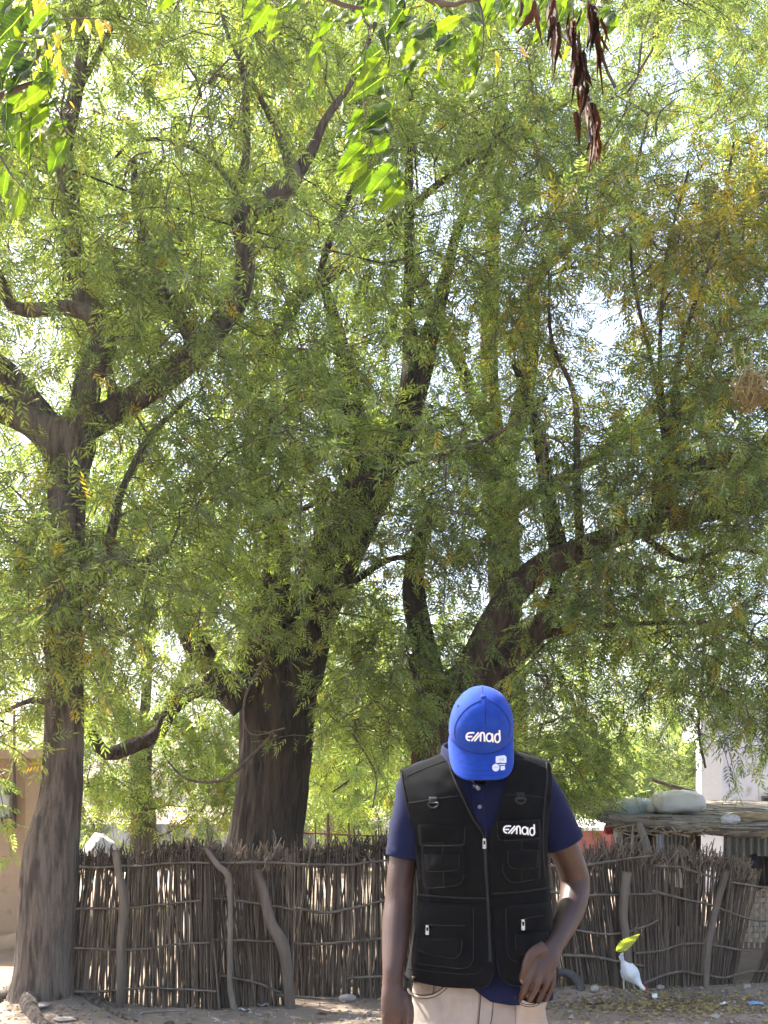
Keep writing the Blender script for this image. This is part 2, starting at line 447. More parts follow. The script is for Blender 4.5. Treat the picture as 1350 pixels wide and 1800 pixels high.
LIMBPX = []
class Tree:
    tone = 1.0
    dens = 1.75
    def __init__(self, name, label, base, bark, seed):
        self.root = empty(name, base); tag(self.root, label, 'tree')
        self.bark = bark; self.skel = []; self.rng = np.random.default_rng(seed); self.seed = seed
        self.leaves = Buf(); self.twigs = Buf(); self.name = name
    def limb(self, pts, D=None, name='limb', n=20, rough=0.10, ridge=0.0, step=0.06, m=None, cap=True, leafy=True):
        """pts rows (u, v, width px [, D])"""
        P = []
        for p in pts:
            d = p[3] if len(p) > 3 else D
            w = W(p[0], p[1], d); P.append([*w, p[2] * d / F / 2])
        P = spline(P, step)
        b = Buf(); b.tube(P, n=n, rough=rough, rs=(4, 2.2), seed=self.seed + len(self.skel), ridge=ridge, cap=cap)
        b.build(name, m or self.bark, self.root)
        if leafy: self.skel.append(P[::3, :3])
        for p in P[::4]:
            if p[3] > 0.075: LIMBPX.append((UC + p[0] / p[1] * F, V0 - (p[2] - H) / p[1] * F, p[1], p[3] / p[1] * F))
        return P
    def clusters(self, boxes, gaps=(), yellow=None, branchy=1.0, sprigs=(8, 12), leaf=(0.12, 0.185), spread=0.46, hang=0.32, gap_p=0.96, leaves=(5, 9), rej=0.55):
        """boxes: (u0,u1,v0,v1,D0,D1,count); each cluster is reached by a branch grown from the limbs"""
        rng = self.rng
        C = []
        for (u0, u1, v0, v1, d0, d1, n) in boxes:
            k = 0; n = int(n * self.dens)
            while k < n:
                u, v, d = rng.uniform(u0, u1), rng.uniform(v0, v1), rng.uniform(d0, d1)
                if any(((u - g[0]) / g[2]) ** 2 + ((v - g[1]) / g[3]) ** 2 < 1 for g in gaps) and rng.random() < gap_p:
                    n -= 1; continue
                LP_ = np.array(LIMBPX)
                if np.any((LP_[:, 2] > d - 0.25) & (np.hypot(LP_[:, 0] - u, LP_[:, 1] - v) < LP_[:, 3] + 50)) and rng.random() < rej:
                    n -= 0.35; continue
                C.append((W(u, v, d), u, v)); k += 1
        if not C: return
        pts = np.vstack(self.skel)
        order = np.argsort([np.min(np.linalg.norm(pts - c[0], axis=1)) for c in C])
        for oi in order:
            c, u, v = C[oi]
            df = c - pts; dist = np.linalg.norm(df, axis=1)
            cost = dist + 0.9 * np.clip(-df[:, 2], 0, None)
            j = int(np.argmin(cost)); s = pts[j]; L = dist[j]
            if L > 0.12:
                mid = s * 0.5 + c * 0.5 + np.array([0, 0, 0.16 * L]) + rng.normal(0, 0.09 * L, 3)
                q1 = s * 0.75 + c * 0.25 + np.array([0, 0, 0.10 * L]) + rng.normal(0, 0.06 * L, 3)
                q3 = s * 0.22 + c * 0.78 + np.array([0, 0, 0.08 * L]) + rng.normal(0, 0.06 * L, 3)
                r0 = min(0.034, 0.006 + 0.009 * L) * branchy
                path = spline(np.array([[*s, r0], [*q1, r0 * 0.8], [*mid, r0 * 0.6], [*q3, r0 * 0.42], [*c, 0.003]]), 0.12)
                self.twigs.tube(path, n=5, rough=0.06, cap=False)
                pts = np.vstack([pts, path[2:, :3]])
                main = path[-1, :3] - path[-3, :3]
                main /= np.linalg.norm(main) + 1e-9
            else:
                main = rng.normal(0, 1, 3)
            ns = int(rng.integers(*sprigs))
            tone = rng.uniform(0.72, 1.3) * self.tone
            LP = []; LD = []
            for q in range(ns):
                st = c + rng.normal(0, spread * 0.35, 3)
                d = rng.normal(0, 1, 3) * np.array([1, 1, 0.6]) + main * 0.5
                d /= np.linalg.norm(d)
                Ls = rng.uniform(0.6, 1.25) * spread
                t = np.linspace(0, 1, 4)[:, None]
                path = st + d * Ls * t + np.array([0, 0, -1.0]) * (hang * Ls * t ** 2)
                rr = np.linspace(0.0042, 0.0016, 4)[:, None]
                self.twigs.tube(np.hstack([path, rr]), n=3, cap=False)
                nlf = int(rng.integers(*leaves))
                tt = rng.uniform(0.25, 1.0, nlf)
                pos = st + d * Ls * tt[:, None] + np.array([0, 0, -1.0]) * (hang * Ls * tt[:, None] ** 2)
                ld = d * 0.7 + rng.normal(0, 0.65, (nlf, 3)) + np.array([0, 0, -hang * 0.9])
                LP.append(pos); LD.append(ld)
            LP = np.vstack(LP); LD = np.vstack(LD); n = len(LP)
            col = PAL[rng.integers(0, len(PAL), n)] * tone * rng.uniform(0.85, 1.15, n)[:, None]
            if yellow is not None:
                py = yellow(u, v)
                sel = rng.random(n) < py
                col[sel] = YEL[rng.integers(0, len(YEL), int(sel.sum()))] * rng.uniform(0.6, 1.0, int(sel.sum()))[:, None]
                sel2 = (~sel) & (rng.random(n) < py * 1.2)
                col[sel2] = OLIVE[rng.integers(0, len(OLIVE), int(sel2.sum()))]
            leaf_cloud(self.leaves, LP, LD, rng.uniform(leaf[0], leaf[1], n), col, rng)
    def finish(self):
        if self.twigs.n: self.twigs.build('branches', M['twig'], self.root, kind='stuff')
        if self.leaves.n: self.leaves.build('crown', M['leaf'], self.root, smooth=False, kind='stuff')

GAPS = [(330, 650, 75, 65), (70, 600, 70, 55), (790, 380, 75, 95), (855, 590, 55, 80), (1120, 570, 75, 85), (700, 330, 45, 60),
        (1060, 1190, 90, 60), (1205, 1330, 105, 110), (1300, 70, 70, 90), (730, 470, 60, 70), (985, 470, 50, 50), (1180, 1060, 50, 40), (240, 230, 40, 40), (90, 430, 40, 50)]
def ymap(u, v):
    a = 0.5 * math.exp(-(((u - 1190) / 130) ** 2 + ((v - 400) / 150) ** 2))
    b = 0.5 * math.exp(-(((u - 980) / 90) ** 2 + ((v - 570) / 90) ** 2))
    c = 0.10 * math.exp(-(((u - 120) / 120) ** 2 + ((v - 1010) / 120) ** 2))
    d = 0.10 * math.exp(-(((u - 1150) / 220) ** 2 + ((v - 850) / 250) ** 2))
    return a + b + c + d + 0.012

# ---- the tree in front of the fence, at the photograph's side by the mud house
D1 = 7.4
t1 = Tree('neem_tree', 'neem tree with slim grey trunk flaring into roots beside the beige mud wall', W(85, 1772, D1), M['bark_grey'], 101)
t1.limb([(72, 1800, 150), (70, 1772, 124), (74, 1735, 110), (78, 1690, 101), (82, 1620, 100), (86, 1560, 100), (90, 1500, 96), (98, 1450, 84), (107, 1400, 73), (112, 1320, 69),
         (113, 1220, 66), (112, 1100, 64), (115, 1000, 63), (118, 900, 64), (118, 840, 72), (120, 785, 92), (125, 745, 80)], D1, 'trunk', n=96, rough=0.05, ridge=0.06, step=0.02)
t1.limb([(110, 800, 60), (75, 755, 56), (40, 735, 50), (-10, 715, 44), (-90, 670, 34)], D1)
t1.limb([(100, 760, 44), (50, 700, 42), (10, 655, 42), (-40, 620, 36)], D1 + .15)
t1.limb([(135, 770, 56), (148, 720, 50), (158, 660, 48), (182, 608, 46), (172, 565, 44), (146, 522, 40), (126, 462, 37), (125, 390, 35), (118, 315, 36), (112, 250, 33), (130, 180, 26), (145, 90, 20), (155, -40, 15), (160, -160, 10)], D1, n=28, rough=0.09)
t1.limb([(166, 556, 30), (120, 541, 27), (70, 545, 25), (22, 540, 23), (5, 500, 18), (-20, 450, 14)], D1 - .05)
t1.limb([(140, 760, 44), (175, 738, 48), (235, 702, 46), (300, 655, 50), (350, 612, 46), (390, 565, 42), (420, 520, 38), (432, 450, 34), (420, 385, 32)], D1 + .1, n=26, rough=0.1)
t1.limb([(200, 700, 20), (192, 660, 17), (188, 630, 12)], D1)
t1.limb([(345, 610, 26), (305, 540, 26), (264, 482, 27), (257, 430, 22), (240, 370, 16), (235, 280, 11)], D1 + .3)
t1.limb([(305, 540, 20), (275, 500, 18), (232, 530, 14)], D1 + .3)
t1.limb([(420, 390, 30), (416, 340, 22), (432, 280, 15), (432, 180, 13), (426, 90, 11), (440, -40, 8)], D1 + .1)
t1.limb([(425, 375, 32), (475, 352, 36), (515, 315, 32), (505, 275, 20), (480, 215, 12), (440, 140, 9), (400, 60, 7), (380, -30, 5)], D1 + .1)
t1.limb([(510, 320, 26), (545, 270, 20), (572, 210, 14), (620, 140, 10), (660, 40, 7)], D1 + .15)
t1.limb([(130, 170, 14), (175, 90, 10), (215, 10, 8), (240, -60, 6)], D1)
t1.limb([(412, 330, 10), (370, 280, 8), (300, 247, 7), (235, 250, 6), (195, 285, 4)], D1 - .2, n=8)
t1.limb([(120, 1000, 30), (190, 982, 26), (245, 992, 20), (300, 960, 14)], D1 + .2)
t1.limb([(135, 1060, 26), (170, 1030, 20), (205, 900, 16), (215, 860, 12), (262, 770, 10), (330, 700, 8)], D1 - .1)
t1.limb([(100, 1240, 12), (60, 1230, 10), (20, 1245, 7), (-30, 1270, 5)], D1 - .1, n=8)
# roots running out over the earth
for pts in ([(90, 1752, 44), (135, 1768, 28), (180, 1779, 20), (215, 1788, 12), (240, 1794, 5)], [(55, 1756, 50), (20, 1771, 38), (-30, 1783, 26), (-100, 1790, 14)], [(70, 1762, 52), (52, 1784, 36), (70, 1800, 20), (110, 1810, 8)]):
    P = []
    for (u, v, w) in pts:
        D = gD(v) if v > 1765 else D1 - .1
        x, y, _ = W(u, v, D); P.append([x, y, gz(x, y) + w / 2 * D / F * 0.05, w / 2 * D / F])
    b = Buf(); b.tube(spline(P, 0.03), n=18, rough=0.10, rs=(3, 2.2), seed=int(pts[0][0])); b.build('root', M['bark_grey'], t1.root)

# ---- the thick dark tree behind the fence
D2 = 9.3
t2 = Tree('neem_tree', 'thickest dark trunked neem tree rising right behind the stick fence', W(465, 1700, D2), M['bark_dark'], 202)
t2.limb([(452, 1720, 190), (455, 1640, 176), (458, 1560, 152), (464, 1490, 134), (474, 1420, 126), (484, 1340, 126), (489, 1260, 132), (490, 1200, 144), (492, 1150, 165)], D2, 'trunk', n=104, rough=0.05, ridge=0.07, step=0.022)
t2.limb([(510, 1190, 110), (545, 1080, 96), (592, 975, 92), (630, 890, 92), (652, 840, 84), (625, 770, 62), (612, 700, 46), (600, 620, 30), (570, 500, 18)], D2, n=32)
t2.limb([(655, 850, 64), (692, 790, 54), (722, 700, 50), (738, 625, 58), (735, 600, 56)], D2 + .1, n=26)
t2.limb([(728, 615, 30), (718, 560, 22), (720, 450, 19), (718, 330, 16), (722, 200, 12), (715, 60, 8), (700, -60, 6)], D2 + .1)
t2.limb([(745, 615, 40), (765, 560, 30), (786, 480, 22), (800, 420, 17), (845, 300, 11), (900, 200, 8)], D2 + .1)
t2.limb([(705, 600, 14), (690, 570, 12), (700, 545, 9)], D2)
t2.limb([(455, 1210, 96), (468, 1110, 70), (484, 1020, 52), (486, 945, 46), (462, 860, 36), (440, 780, 28), (462, 640, 24), (520, 530, 24)], D2 - .1, n=24)
t2.limb([(525, 520, 28), (590, 475, 24), (690, 392, 16), (800, 300, 11), (900, 240, 7), (1000, 180, 5)], D2 - .3, m=M['bark_brown'])
t2.limb([(560, 490, 14), (580, 420, 12), (612, 350, 10), (650, 250, 7)], D2 - .3, m=M['bark_brown'])
t2.limb([(430, 1230, 70), (385, 1195, 52), (345, 1135, 46), (320, 1075, 40), (290, 1030, 34), (240, 1000, 26), (190, 960, 18)], D2 - .2, n=22)
t2.limb([(400, 1215, 34), (340, 1215, 28), (300, 1250, 24), (278, 1288, 24), (235, 1310, 25), (190, 1325, 25), (166, 1300, 20), (160, 1285, 12)], D2 - .4, n=16, rough=0.16)
t2.limb([(560, 1000, 20), (562, 900, 18), (575, 842, 15)], D2 - .2)
t2.limb([(440, 930, 12), (560, 882, 10), (640, 838, 9), (720, 815, 8), (860, 770, 7), (960, 700, 5)], 8.4, m=M['bark_brown'], n=8)
t2.limb([(560, 1080, 14), (640, 1010, 12), (700, 980, 10), (760, 1000, 8)], D2 - .4, n=8)
for pts in ([(480, 1290, 6), (430, 1340, 6), (390, 1372, 6), (330, 1370, 5), (290, 1330, 4), (280, 1290, 4)], [(470, 1150, 6), (430, 1230, 5), (440, 1290, 4), (500, 1280, 3)], [(620, 1290, 5), (660, 1360, 4), (655, 1420, 3)]):
    t2.limb(pts, D2 - .7, 'hanging_twig', n=6, m=M['twig'], leafy=False)

# ---- the leaning tree behind the man
D3 = 8.9
t3 = Tree('neem_tree', 'brown neem tree behind the man with a long limb leaning over the shelter', W(765, 1710, D3), M['bark_brown'], 303)
t3.limb([(758, 1720, 130), (762, 1600, 110), (764, 1480, 96), (766, 1380, 90), (772, 1300, 86), (792, 1235, 84), (815, 1195, 74)], D3, 'trunk', n=72, rough=0.06, ridge=0.06, step=0.03)
t3.limb([(812, 1205, 66), (835, 1160, 55), (862, 1105, 52), (902, 1042, 52), (955, 995, 47), (1020, 968, 43), (1100, 935, 40), (1180, 912, 40), (1260, 897, 33), (1350, 882, 27), (1480, 850, 18)], D3 - .1, n=28, rough=0.09)
t3.limb([(825, 1210, 52), (888, 1162, 47), (938, 1115, 42), (958, 1082, 32), (975, 1035, 20), (990, 960, 12)], D3 + .2, n=22, rough=0.14)
t3.limb([(940, 1122, 18), (1000, 1105, 12), (1080, 1100, 10), (1180, 1095, 8), (1280, 1100, 7), (1340, 1140, 5)], D3 + .2, n=10)
t3.limb([(765, 1280, 40), (748, 1240, 28), (736, 1205, 18), (720, 1150, 12)], D3 - .1)
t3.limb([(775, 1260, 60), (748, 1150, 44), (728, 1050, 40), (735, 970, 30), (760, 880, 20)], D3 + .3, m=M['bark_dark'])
t3.limb([(1170, 920, 46), (1168, 850, 42), (1180, 790, 34), (1187, 722, 24), (1190, 690, 16)], D3 - .1, n=20, rough=0.15)
t3.limb([(1175, 850, 34), (1215, 822, 32), (1260, 812, 24), (1285, 800, 18)], D3 - .2, rough=0.15)
t3.limb([(1172, 790, 12), (1150, 660, 8), (1112, 480, 6), (1112, 340, 5), (1140, 200, 4)], D3 - .15, n=8)
t3.limb([(1170, 760, 10), (1160, 620, 8), (1172, 450, 6), (1210, 300, 4)], D3 - .1, n=8)
t3.limb([(1180, 730, 10), (1200, 600, 8), (1260, 420, 6), (1290, 250, 4)], D3 - .05, n=8)
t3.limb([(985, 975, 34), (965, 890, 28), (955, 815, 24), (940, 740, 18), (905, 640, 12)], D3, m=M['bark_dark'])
t3.limb([(1020, 960, 16), (1015, 860, 14), (1010, 700, 10), (970, 600, 7), (965, 480, 5)], D3 - .3, n=8)
t3.limb([(1250, 900, 24), (1330, 800, 20), (1380, 700, 16), (1400, 500, 12), (1380, 250, 8)], D3)
t3.limb([(1120, 935, 14), (1200, 985, 10), (1290, 965, 8), (1400, 990, 6)], D3 - .3, n=8)
t3.limb([(1240, 1100, 6), (1235, 1180, 5), (1228, 1280, 5), (1240, 1350, 4)], D3 + .1, 'hanging_twig', n=6, m=M['twig'], leafy=False)

# ---- foliage of the three main trees
GT1 = GAPS + [(330, 1330, 95, 120), (115, 1350, 50, 160), (115, 760, 70, 60), (25, 1430, 80, 80)]
t1.clusters([(-220, 560, -280, 250, D1 - .9, D1 + 1.6, 52), (-200, 480, 250, 700, D1 - .9, D1 + 1.6, 46), (-250, 400, 850, 1180, D1 - .6, D1 + .8, 24),
             (-150, 60, 1180, 1330, D1 - .3, D1 + .6, 4)], GT1, ymap)
t1.clusters([(230, 560, 350, 900, D1 - .5, D1 + 1.2, 24)], GT1, ymap)
t1.clusters([(10, 230, 880, 1190, D1 - .75, D1 - .3, 9), (150, 420, 560, 760, D1 - .6, D1 - .2, 4)], (), ymap, rej=0.0)
t1.finish()
t2.clusters([(330, 980, -280, 200, D2 - 1.1, D2 + 2.0, 44), (300, 900, 200, 620, D2 - 1.0, D2 + 1.8, 48), (300, 900, 620, 1000, D2 - 1.3, D2 + 1.0, 54),
             (250, 720, 960, 1170, D2 - .9, D2 + .8, 22), (560, 760, 1100, 1300, D2 - .9, D2 + .5, 9)], GAPS + [(490, 1300, 90, 130), (560, 480, 60, 60), (655, 860, 60, 50), (745, 590, 40, 50)], ymap)
t2.clusters([(640, 960, 200, 640, D2 - 1.0, D2 - .3, 13)], GAPS[:2], ymap, rej=0.0)
t2.finish()
GT3 = GAPS + [(1295, 1340, 95, 75), (860, 1100, 70, 60), (930, 1030, 60, 40), (1180, 800, 45, 60)]
t3.clusters([(900, 1560, -280, 250, D3 - 1.1, D3 + 2.0, 46), (900, 1520, 250, 700, D3 - 1.0, D3 + 1.6, 58), (750, 1500, 700, 1020, D3 - 1.1, D3 + 1.0, 52),
             (880, 1500, 1020, 1230, D3 - .8, D3 + 1.4, 38), (910, 1050, 1180, 1410, D3 + .2, D3 + 1.6, 15), (1020, 1110, 1160, 1330, D3 + .2, D3 + 1.4, 7), (1080, 1170, 1120, 1240, D3, D3 + 1.2, 4), (1270, 1500, 1200, 1300, D3 - .5, D3 + 1.0, 6),
             (680, 800, 1080, 1220, D3 - .5, D3 + .4, 9)], GT3, ymap)
t3.clusters([(900, 1380, 300, 900, D3 - 1.0, D3 - .3, 15), (1000, 1330, 900, 1080, D3 - .9, D3 - .3, 5)], GAPS[4:5], ymap, rej=0.0)
t3.finish()

# ---- trees further back
def back_tree(name, label, base_uv, D, bark, seed, limbs, boxes, gaps=(), leaf=(0.2, 0.3), spread=0.6, sprigs=(8, 12), yellow=None, m=None, hang=0.3, leaves=(5, 9), dens=2.2, tone=1.0):
    t = Tree(name, label, (W(base_uv[0], 0, D)[0], D, 0), bark, seed); t.dens = dens; t.tone = tone
    for i, l in enumerate(limbs):
        t.limb(l, D, 'trunk' if i == 0 else 'limb', n=20 if i == 0 else 12, step=0.12, rough=0.1)
    t.clusters(boxes, gaps, yellow, spread=spread, sprigs=sprigs, leaf=leaf, hang=hang, leaves=leaves)
    t.finish(); return t
z0 = lambda D: V0 + H * F / D + 4
back_tree('neem_tree', 'pale stumpy trunked tree glowing yellow green in sun beyond the grey wall sack', (250, 0), 14.5, M['bark_pale'], 404,
          [[(248, z0(14.5), 60), (250, 1500, 50), (252, 1440, 44), (246, 1380, 40), (250, 1300, 36)], [(248, 1330, 30), (200, 1230, 24), (150, 1080, 16), (90, 900, 10)],
           [(250, 1320, 30), (320, 1200, 24), (380, 1050, 16), (420, 880, 10)], [(250, 1310, 20), (260, 1150, 16), (250, 950, 10)]],
          [(-120, 260, 420, 1330, 13.2, 16.0, 46), (60, 620, 820, 1420, 13.2, 16.0, 46), (150, 420, 1250, 1440, 13.3, 15, 18), (560, 700, 1200, 1400, 13, 15, 8)], leaf=(0.2, 0.28), yellow=lambda u, v: 0.05, dens=1.5, tone=1.4)  # tone lifts this tree's leaf colours to suggest sun on them
back_tree('neem_tree', 'tall shaded tree standing behind the leaning one, upright dark limbs among yellowing leaves', (900, 0), 12.5, M['bark_dark'], 505,
          [[(900, z0(12.5), 80), (900, 1400, 66), (890, 1100, 60), (880, 800, 52)], [(885, 850, 40), (862, 700, 34), (862, 520, 30), (868, 400, 22), (880, 300, 14), (890, 150, 8)],
           [(885, 830, 36), (930, 650, 30), (940, 500, 26), (1000, 430, 18), (1060, 380, 12), (1120, 300, 8)], [(880, 800, 30), (790, 600, 22), (700, 400, 16), (640, 200, 10)],
           [(890, 900, 26), (1050, 800, 22), (1220, 650, 16), (1330, 450, 10)], [(880, 820, 30), (600, 700, 22), (350, 500, 16), (250, 300, 10)]],
          [(520, 1450, -200, 300, 10.8, 13.4, 32), (620, 1450, 300, 900, 10.6, 12.2, 17), (150, 620, 0, 700, 11.5, 14, 26), (-200, 200, 100, 700, 11, 13.5, 18), (930, 1250, 1000, 1200, 11.5, 13.5, 10)], GAPS, yellow=ymap)
back_tree('tree', 'far grey hazy tree trunk beyond the low stained wall, left of the man', (612, 0), 21.0, M['bark_pale'], 606,
          [[(600, z0(21), 84), (606, 1450, 70), (614, 1380, 64), (622, 1300, 52), (626, 1200, 36)], [(618, 1320, 30), (580, 1250, 22), (540, 1180, 14)], [(624, 1300, 26), (680, 1240, 20), (740, 1150, 12)]],
          [(480, 820, 1080, 1420, 19.5, 23, 22), (560, 640, 1300, 1420, 20, 20.6, 3)], leaf=(0.3, 0.42), spread=0.8)
for k, (u, D, v0, v1, w, n, lab) in enumerate([(1175, 30, 1300, 1420, 120, 22, 'small pale bushy tree far off between the sacks and the white house'),
                                       (960, 34, 1290, 1440, 130, 16, 'far bushy tree low behind the man beside the red walled house'),
                                       (720, 38, 1270, 1430, 130, 12, 'far bushy tree beyond the grey wall just left of the man')]):
    back_tree('bushy_tree', lab, (u, 0), D, M['bark_pale'], 700 + k, [[(u, z0(D), 16), (u, 1440, 14), (u + 4, (v0 + v1) / 2, 10)]],
              [(u - w, u + w, v0, v1, D - 2, D + 2, n)], leaf=(0.4, 0.55), spread=1.0, hang=0.25)
# ================================================================== brush fence
STICK = []
for s in range(10):
    r = np.random.default_rng(900 + s)
    z = np.linspace(0, 1, 6)
    P = np.stack([np.cumsum(r.normal(0, 0.5, 6)), np.cumsum(r.normal(0, 0.5, 6)), z, np.linspace(1.0, 0.62, 6) * r.uniform(0.9, 1.1, 6)], 1)
    P[:, :2] -= P[0, :2]
    b = Buf()
    th = np.arange(4) / 4 * 2 * math.pi + 0.3
    G = np.stack([P[:, None, 0] + np.cos(th)[None] * P[:, None, 3], P[:, None, 1] + np.sin(th)[None] * P[:, None, 3], np.repeat(P[:, 2:3], 4, 1)], -1)
    b.grid(G, wrap=True)
    STICK.append(b.mesh('stick', M['stick']))

def stick_verts(r, p, q, rad):
    t = np.linspace(0, 1, 5)[:, None]
    P = p * (1 - t) + q * t + np.vstack([[0, 0, 0], r.normal(0, 0.006, (4, 3)) * [1, 1, 0]])
    return np.hstack([P, np.linspace(rad, rad * 0.6, 5)[:, None]])

def fence_panel(label, base, top, n, lean, seed, rails=(), posts=(), thin=(), brush=0.8, skip=(), dback=0.05):
    """base/top: (u, v) polylines seen in the photo; lean(k) = sideways shift of the head in px"""
    r = np.random.default_rng(seed)
    bu = np.array([p[0] for p in base], float); bv = np.array([p[1] for p in base], float)
    tu = np.array([p[0] for p in top], float); tv = np.array([p[1] for p in top], float)
    root = empty('brush_fence', W(bu.mean(), bv.mean(), gD(bv.mean()))); tag(root, label, 'fence', 'panels of the stick fence')
    back = Buf(); head = Buf()
    def place(u, front):
        v = np.interp(u, bu, bv); D = gD(v) + (0 if front else r.uniform(0.02, dback)) + r.normal(0, 0.006)
        p = W(u, v, D); p[2] = gz(p[0], p[1]) - 0.02
        k = (u - bu[0]) / (bu[-1] - bu[0])
        uh = u + lean(k) + r.normal(0, 8 if front else 20)
        vt = np.interp(np.interp(u, bu, np.linspace(tu[0], tu[-1], len(bu))), tu, tv) + r.normal(0, 7) - (r.random() < 0.08) * r.uniform(5, 22)
        q = W(uh, vt, D + r.normal(0, 0.015)); return p, q
    n = int(n * 1.6)
    us = np.linspace(bu[0], bu[-1], n) + r.normal(0, 1.6, n)
    for u in us:
        if any(a < u < b_ for a, b_ in skip): continue
        p, q = place(u, True)
        d = Vector(q - p); L = d.length; rad = r.uniform(0.0042, 0.0078)
        o = bpy.data.objects.new('stick', STICK[int(r.integers(0, 10))])
        rot = d.to_track_quat('Z', 'Y').to_matrix().to_4x4() @ Matrix.Rotation(r.uniform(0, 6.28), 4, 'Z')
        o.matrix_world = Matrix.Translation(Vector(p)) @ rot @ Matrix.Diagonal((rad, rad, L, 1))
        COL.objects.link(o)
        o.parent = root; o.matrix_parent_inverse = Matrix.Translation(-Vector(root.location))
    for u in np.linspace(bu[0], bu[-1], int(n * 1.35)) + r.normal(0, 2, int(n * 1.35)):
        if any(a < u < b_ for a, b_ in skip): continue
        if any(a < u < b_ for a, b_ in thin) and r.random() < 0.25: continue
        p, q = place(u, False)
        back.tube(stick_verts(r, p, q, r.uniform(0.004, 0.0078)), n=4, cap=False)
    # broken heads of twigs stuffed along the top
    for k in range(int(n * 2.6 * brush)):
        u = r.uniform(tu[0], tu[-1]); v = np.interp(u, tu, tv)
        D = gD(np.interp(np.interp(u, [tu[0], tu[-1]], [bu[0], bu[-1]]), bu, bv)) + r.uniform(-0.03, 0.07)
        vb = v + r.uniform(8, 34); va = v + r.normal(-4, 9)
        if r.random() < 0.05: va -= r.uniform(8, 22)
        p = W(u, vb, D); q = W(u + r.normal(2, 9), min(va, vb - 8), D + r.normal(0, 0.03))
        head.tube(stick_verts(r, p, q, r.uniform(0.004, 0.0075)), n=4, cap=False)
    back.build('backing_sticks', M['stick'], root, kind='stuff')
    if head.n: head.build('twig_heads', M['stick'], root, kind='stuff')
    for (pts, w) in rails:
        P = []
        for (u, v) in pts:
            vb = np.interp(u, bu, bv); D = gD(vb) - 0.035
            P.append([*W(u, v, D), w / 2 * D / F])
        P = spline(P, 0.04); P[:, 2] += fbm(P[:, :3] * 7, seed, 2) * 0.03
        P[:, 3] *= np.linspace(1.1, 0.75, len(P))
        b = Buf(); b.tube(P, n=8, rough=0.12, rs=(3, 12), seed=int(pts[0][1])); b.build('rail', M['rail'], root)
    for (pts, m) in posts:
        P = []
        for i, (u, v, w) in enumerate(pts):
            vb = np.interp(u, bu, bv); D = gD(vb) - 0.10
            p = W(u, v, D)
            if i == len(pts) - 1: p[2] = gz(p[0], p[1]) - 0.05
            P.append([*p, w / 2 * D / F])
        b = Buf(); b.tube(spline(P, 0.02), n=24, rough=0.16, ridge=0.06, rs=(4, 4), seed=int(pts[0][0])); b.build('post', M[m], root)
    return root

fence_panel('brown stick fence between the slim grey trunk and the crooked pale pole',
    [(112, 1771), (385, 1771)], [(138, 1503), (240, 1502), (330, 1490), (385, 1486)], 78, lambda k: 22 - 30 * k, 1,
    rails=[([(128, 1524), (225, 1522), (310, 1517), (368, 1516)], 4.6), ([(122, 1597), (225, 1596), (290, 1588), (354, 1582)], 4.2), ([(115, 1667), (221, 1670), (300, 1663), (368, 1656)], 4.4), ([(112, 1744), (204, 1741), (262, 1735), (320, 1740), (380, 1744)], 5)],
    posts=[([(203, 1494, 12), (208, 1530, 13), (218, 1590, 17), (213, 1650, 16), (212, 1720, 15), (211, 1782, 13)], 'post')], thin=[(125, 330)])
fence_panel('darker leaning stretch of stick fence crossed by the two crooked poles, before the thick trunk',
    [(372, 1768), (515, 1764)], [(350, 1492), (420, 1500), (500, 1500)], 50, lambda k: -26 + 22 * k, 2,
    rails=[([(330, 1516), (400, 1517), (460, 1516), (540, 1519)], 5.5), ([(340, 1573), (401, 1581), (455, 1589), (515, 1598)], 5), ([(354, 1651), (410, 1653), (479, 1656), (505, 1653)], 5), ([(385, 1713), (447, 1727), (495, 1744)], 4.5), ([(485, 1749), (530, 1752), (572, 1757)], 6)],
    posts=[([(360, 1490, 9), (382, 1520, 10), (401, 1541, 12), (405, 1590, 9), (404, 1670, 9), (405, 1740, 10), (418, 1774, 12)], 'post_pale'),
           ([(452, 1530, 13), (464, 1572, 17), (476, 1620, 18), (494, 1655, 22), (504, 1700, 19), (511, 1768, 19)], 'post')])
fence_panel('stretch of stick fence with a gap, running behind the man to his elbow',
    [(505, 1752), (700, 1750), (985, 1746)], [(505, 1500), (530, 1500), (600, 1487), (690, 1480), (985, 1490)], 138, lambda k: 4 - 14 * k, 3,
    rails=[([(520, 1519), (607, 1521), (650, 1516), (720, 1505)], 5), ([(510, 1597), (575, 1603), (620, 1596), (700, 1578)], 5), ([(500, 1652), (537, 1660), (600, 1656), (700, 1646)], 5), ([(609, 1721), (668, 1715), (720, 1712)], 5)],
    thin=[(520, 690)], skip=[(507, 517), (523, 527)])
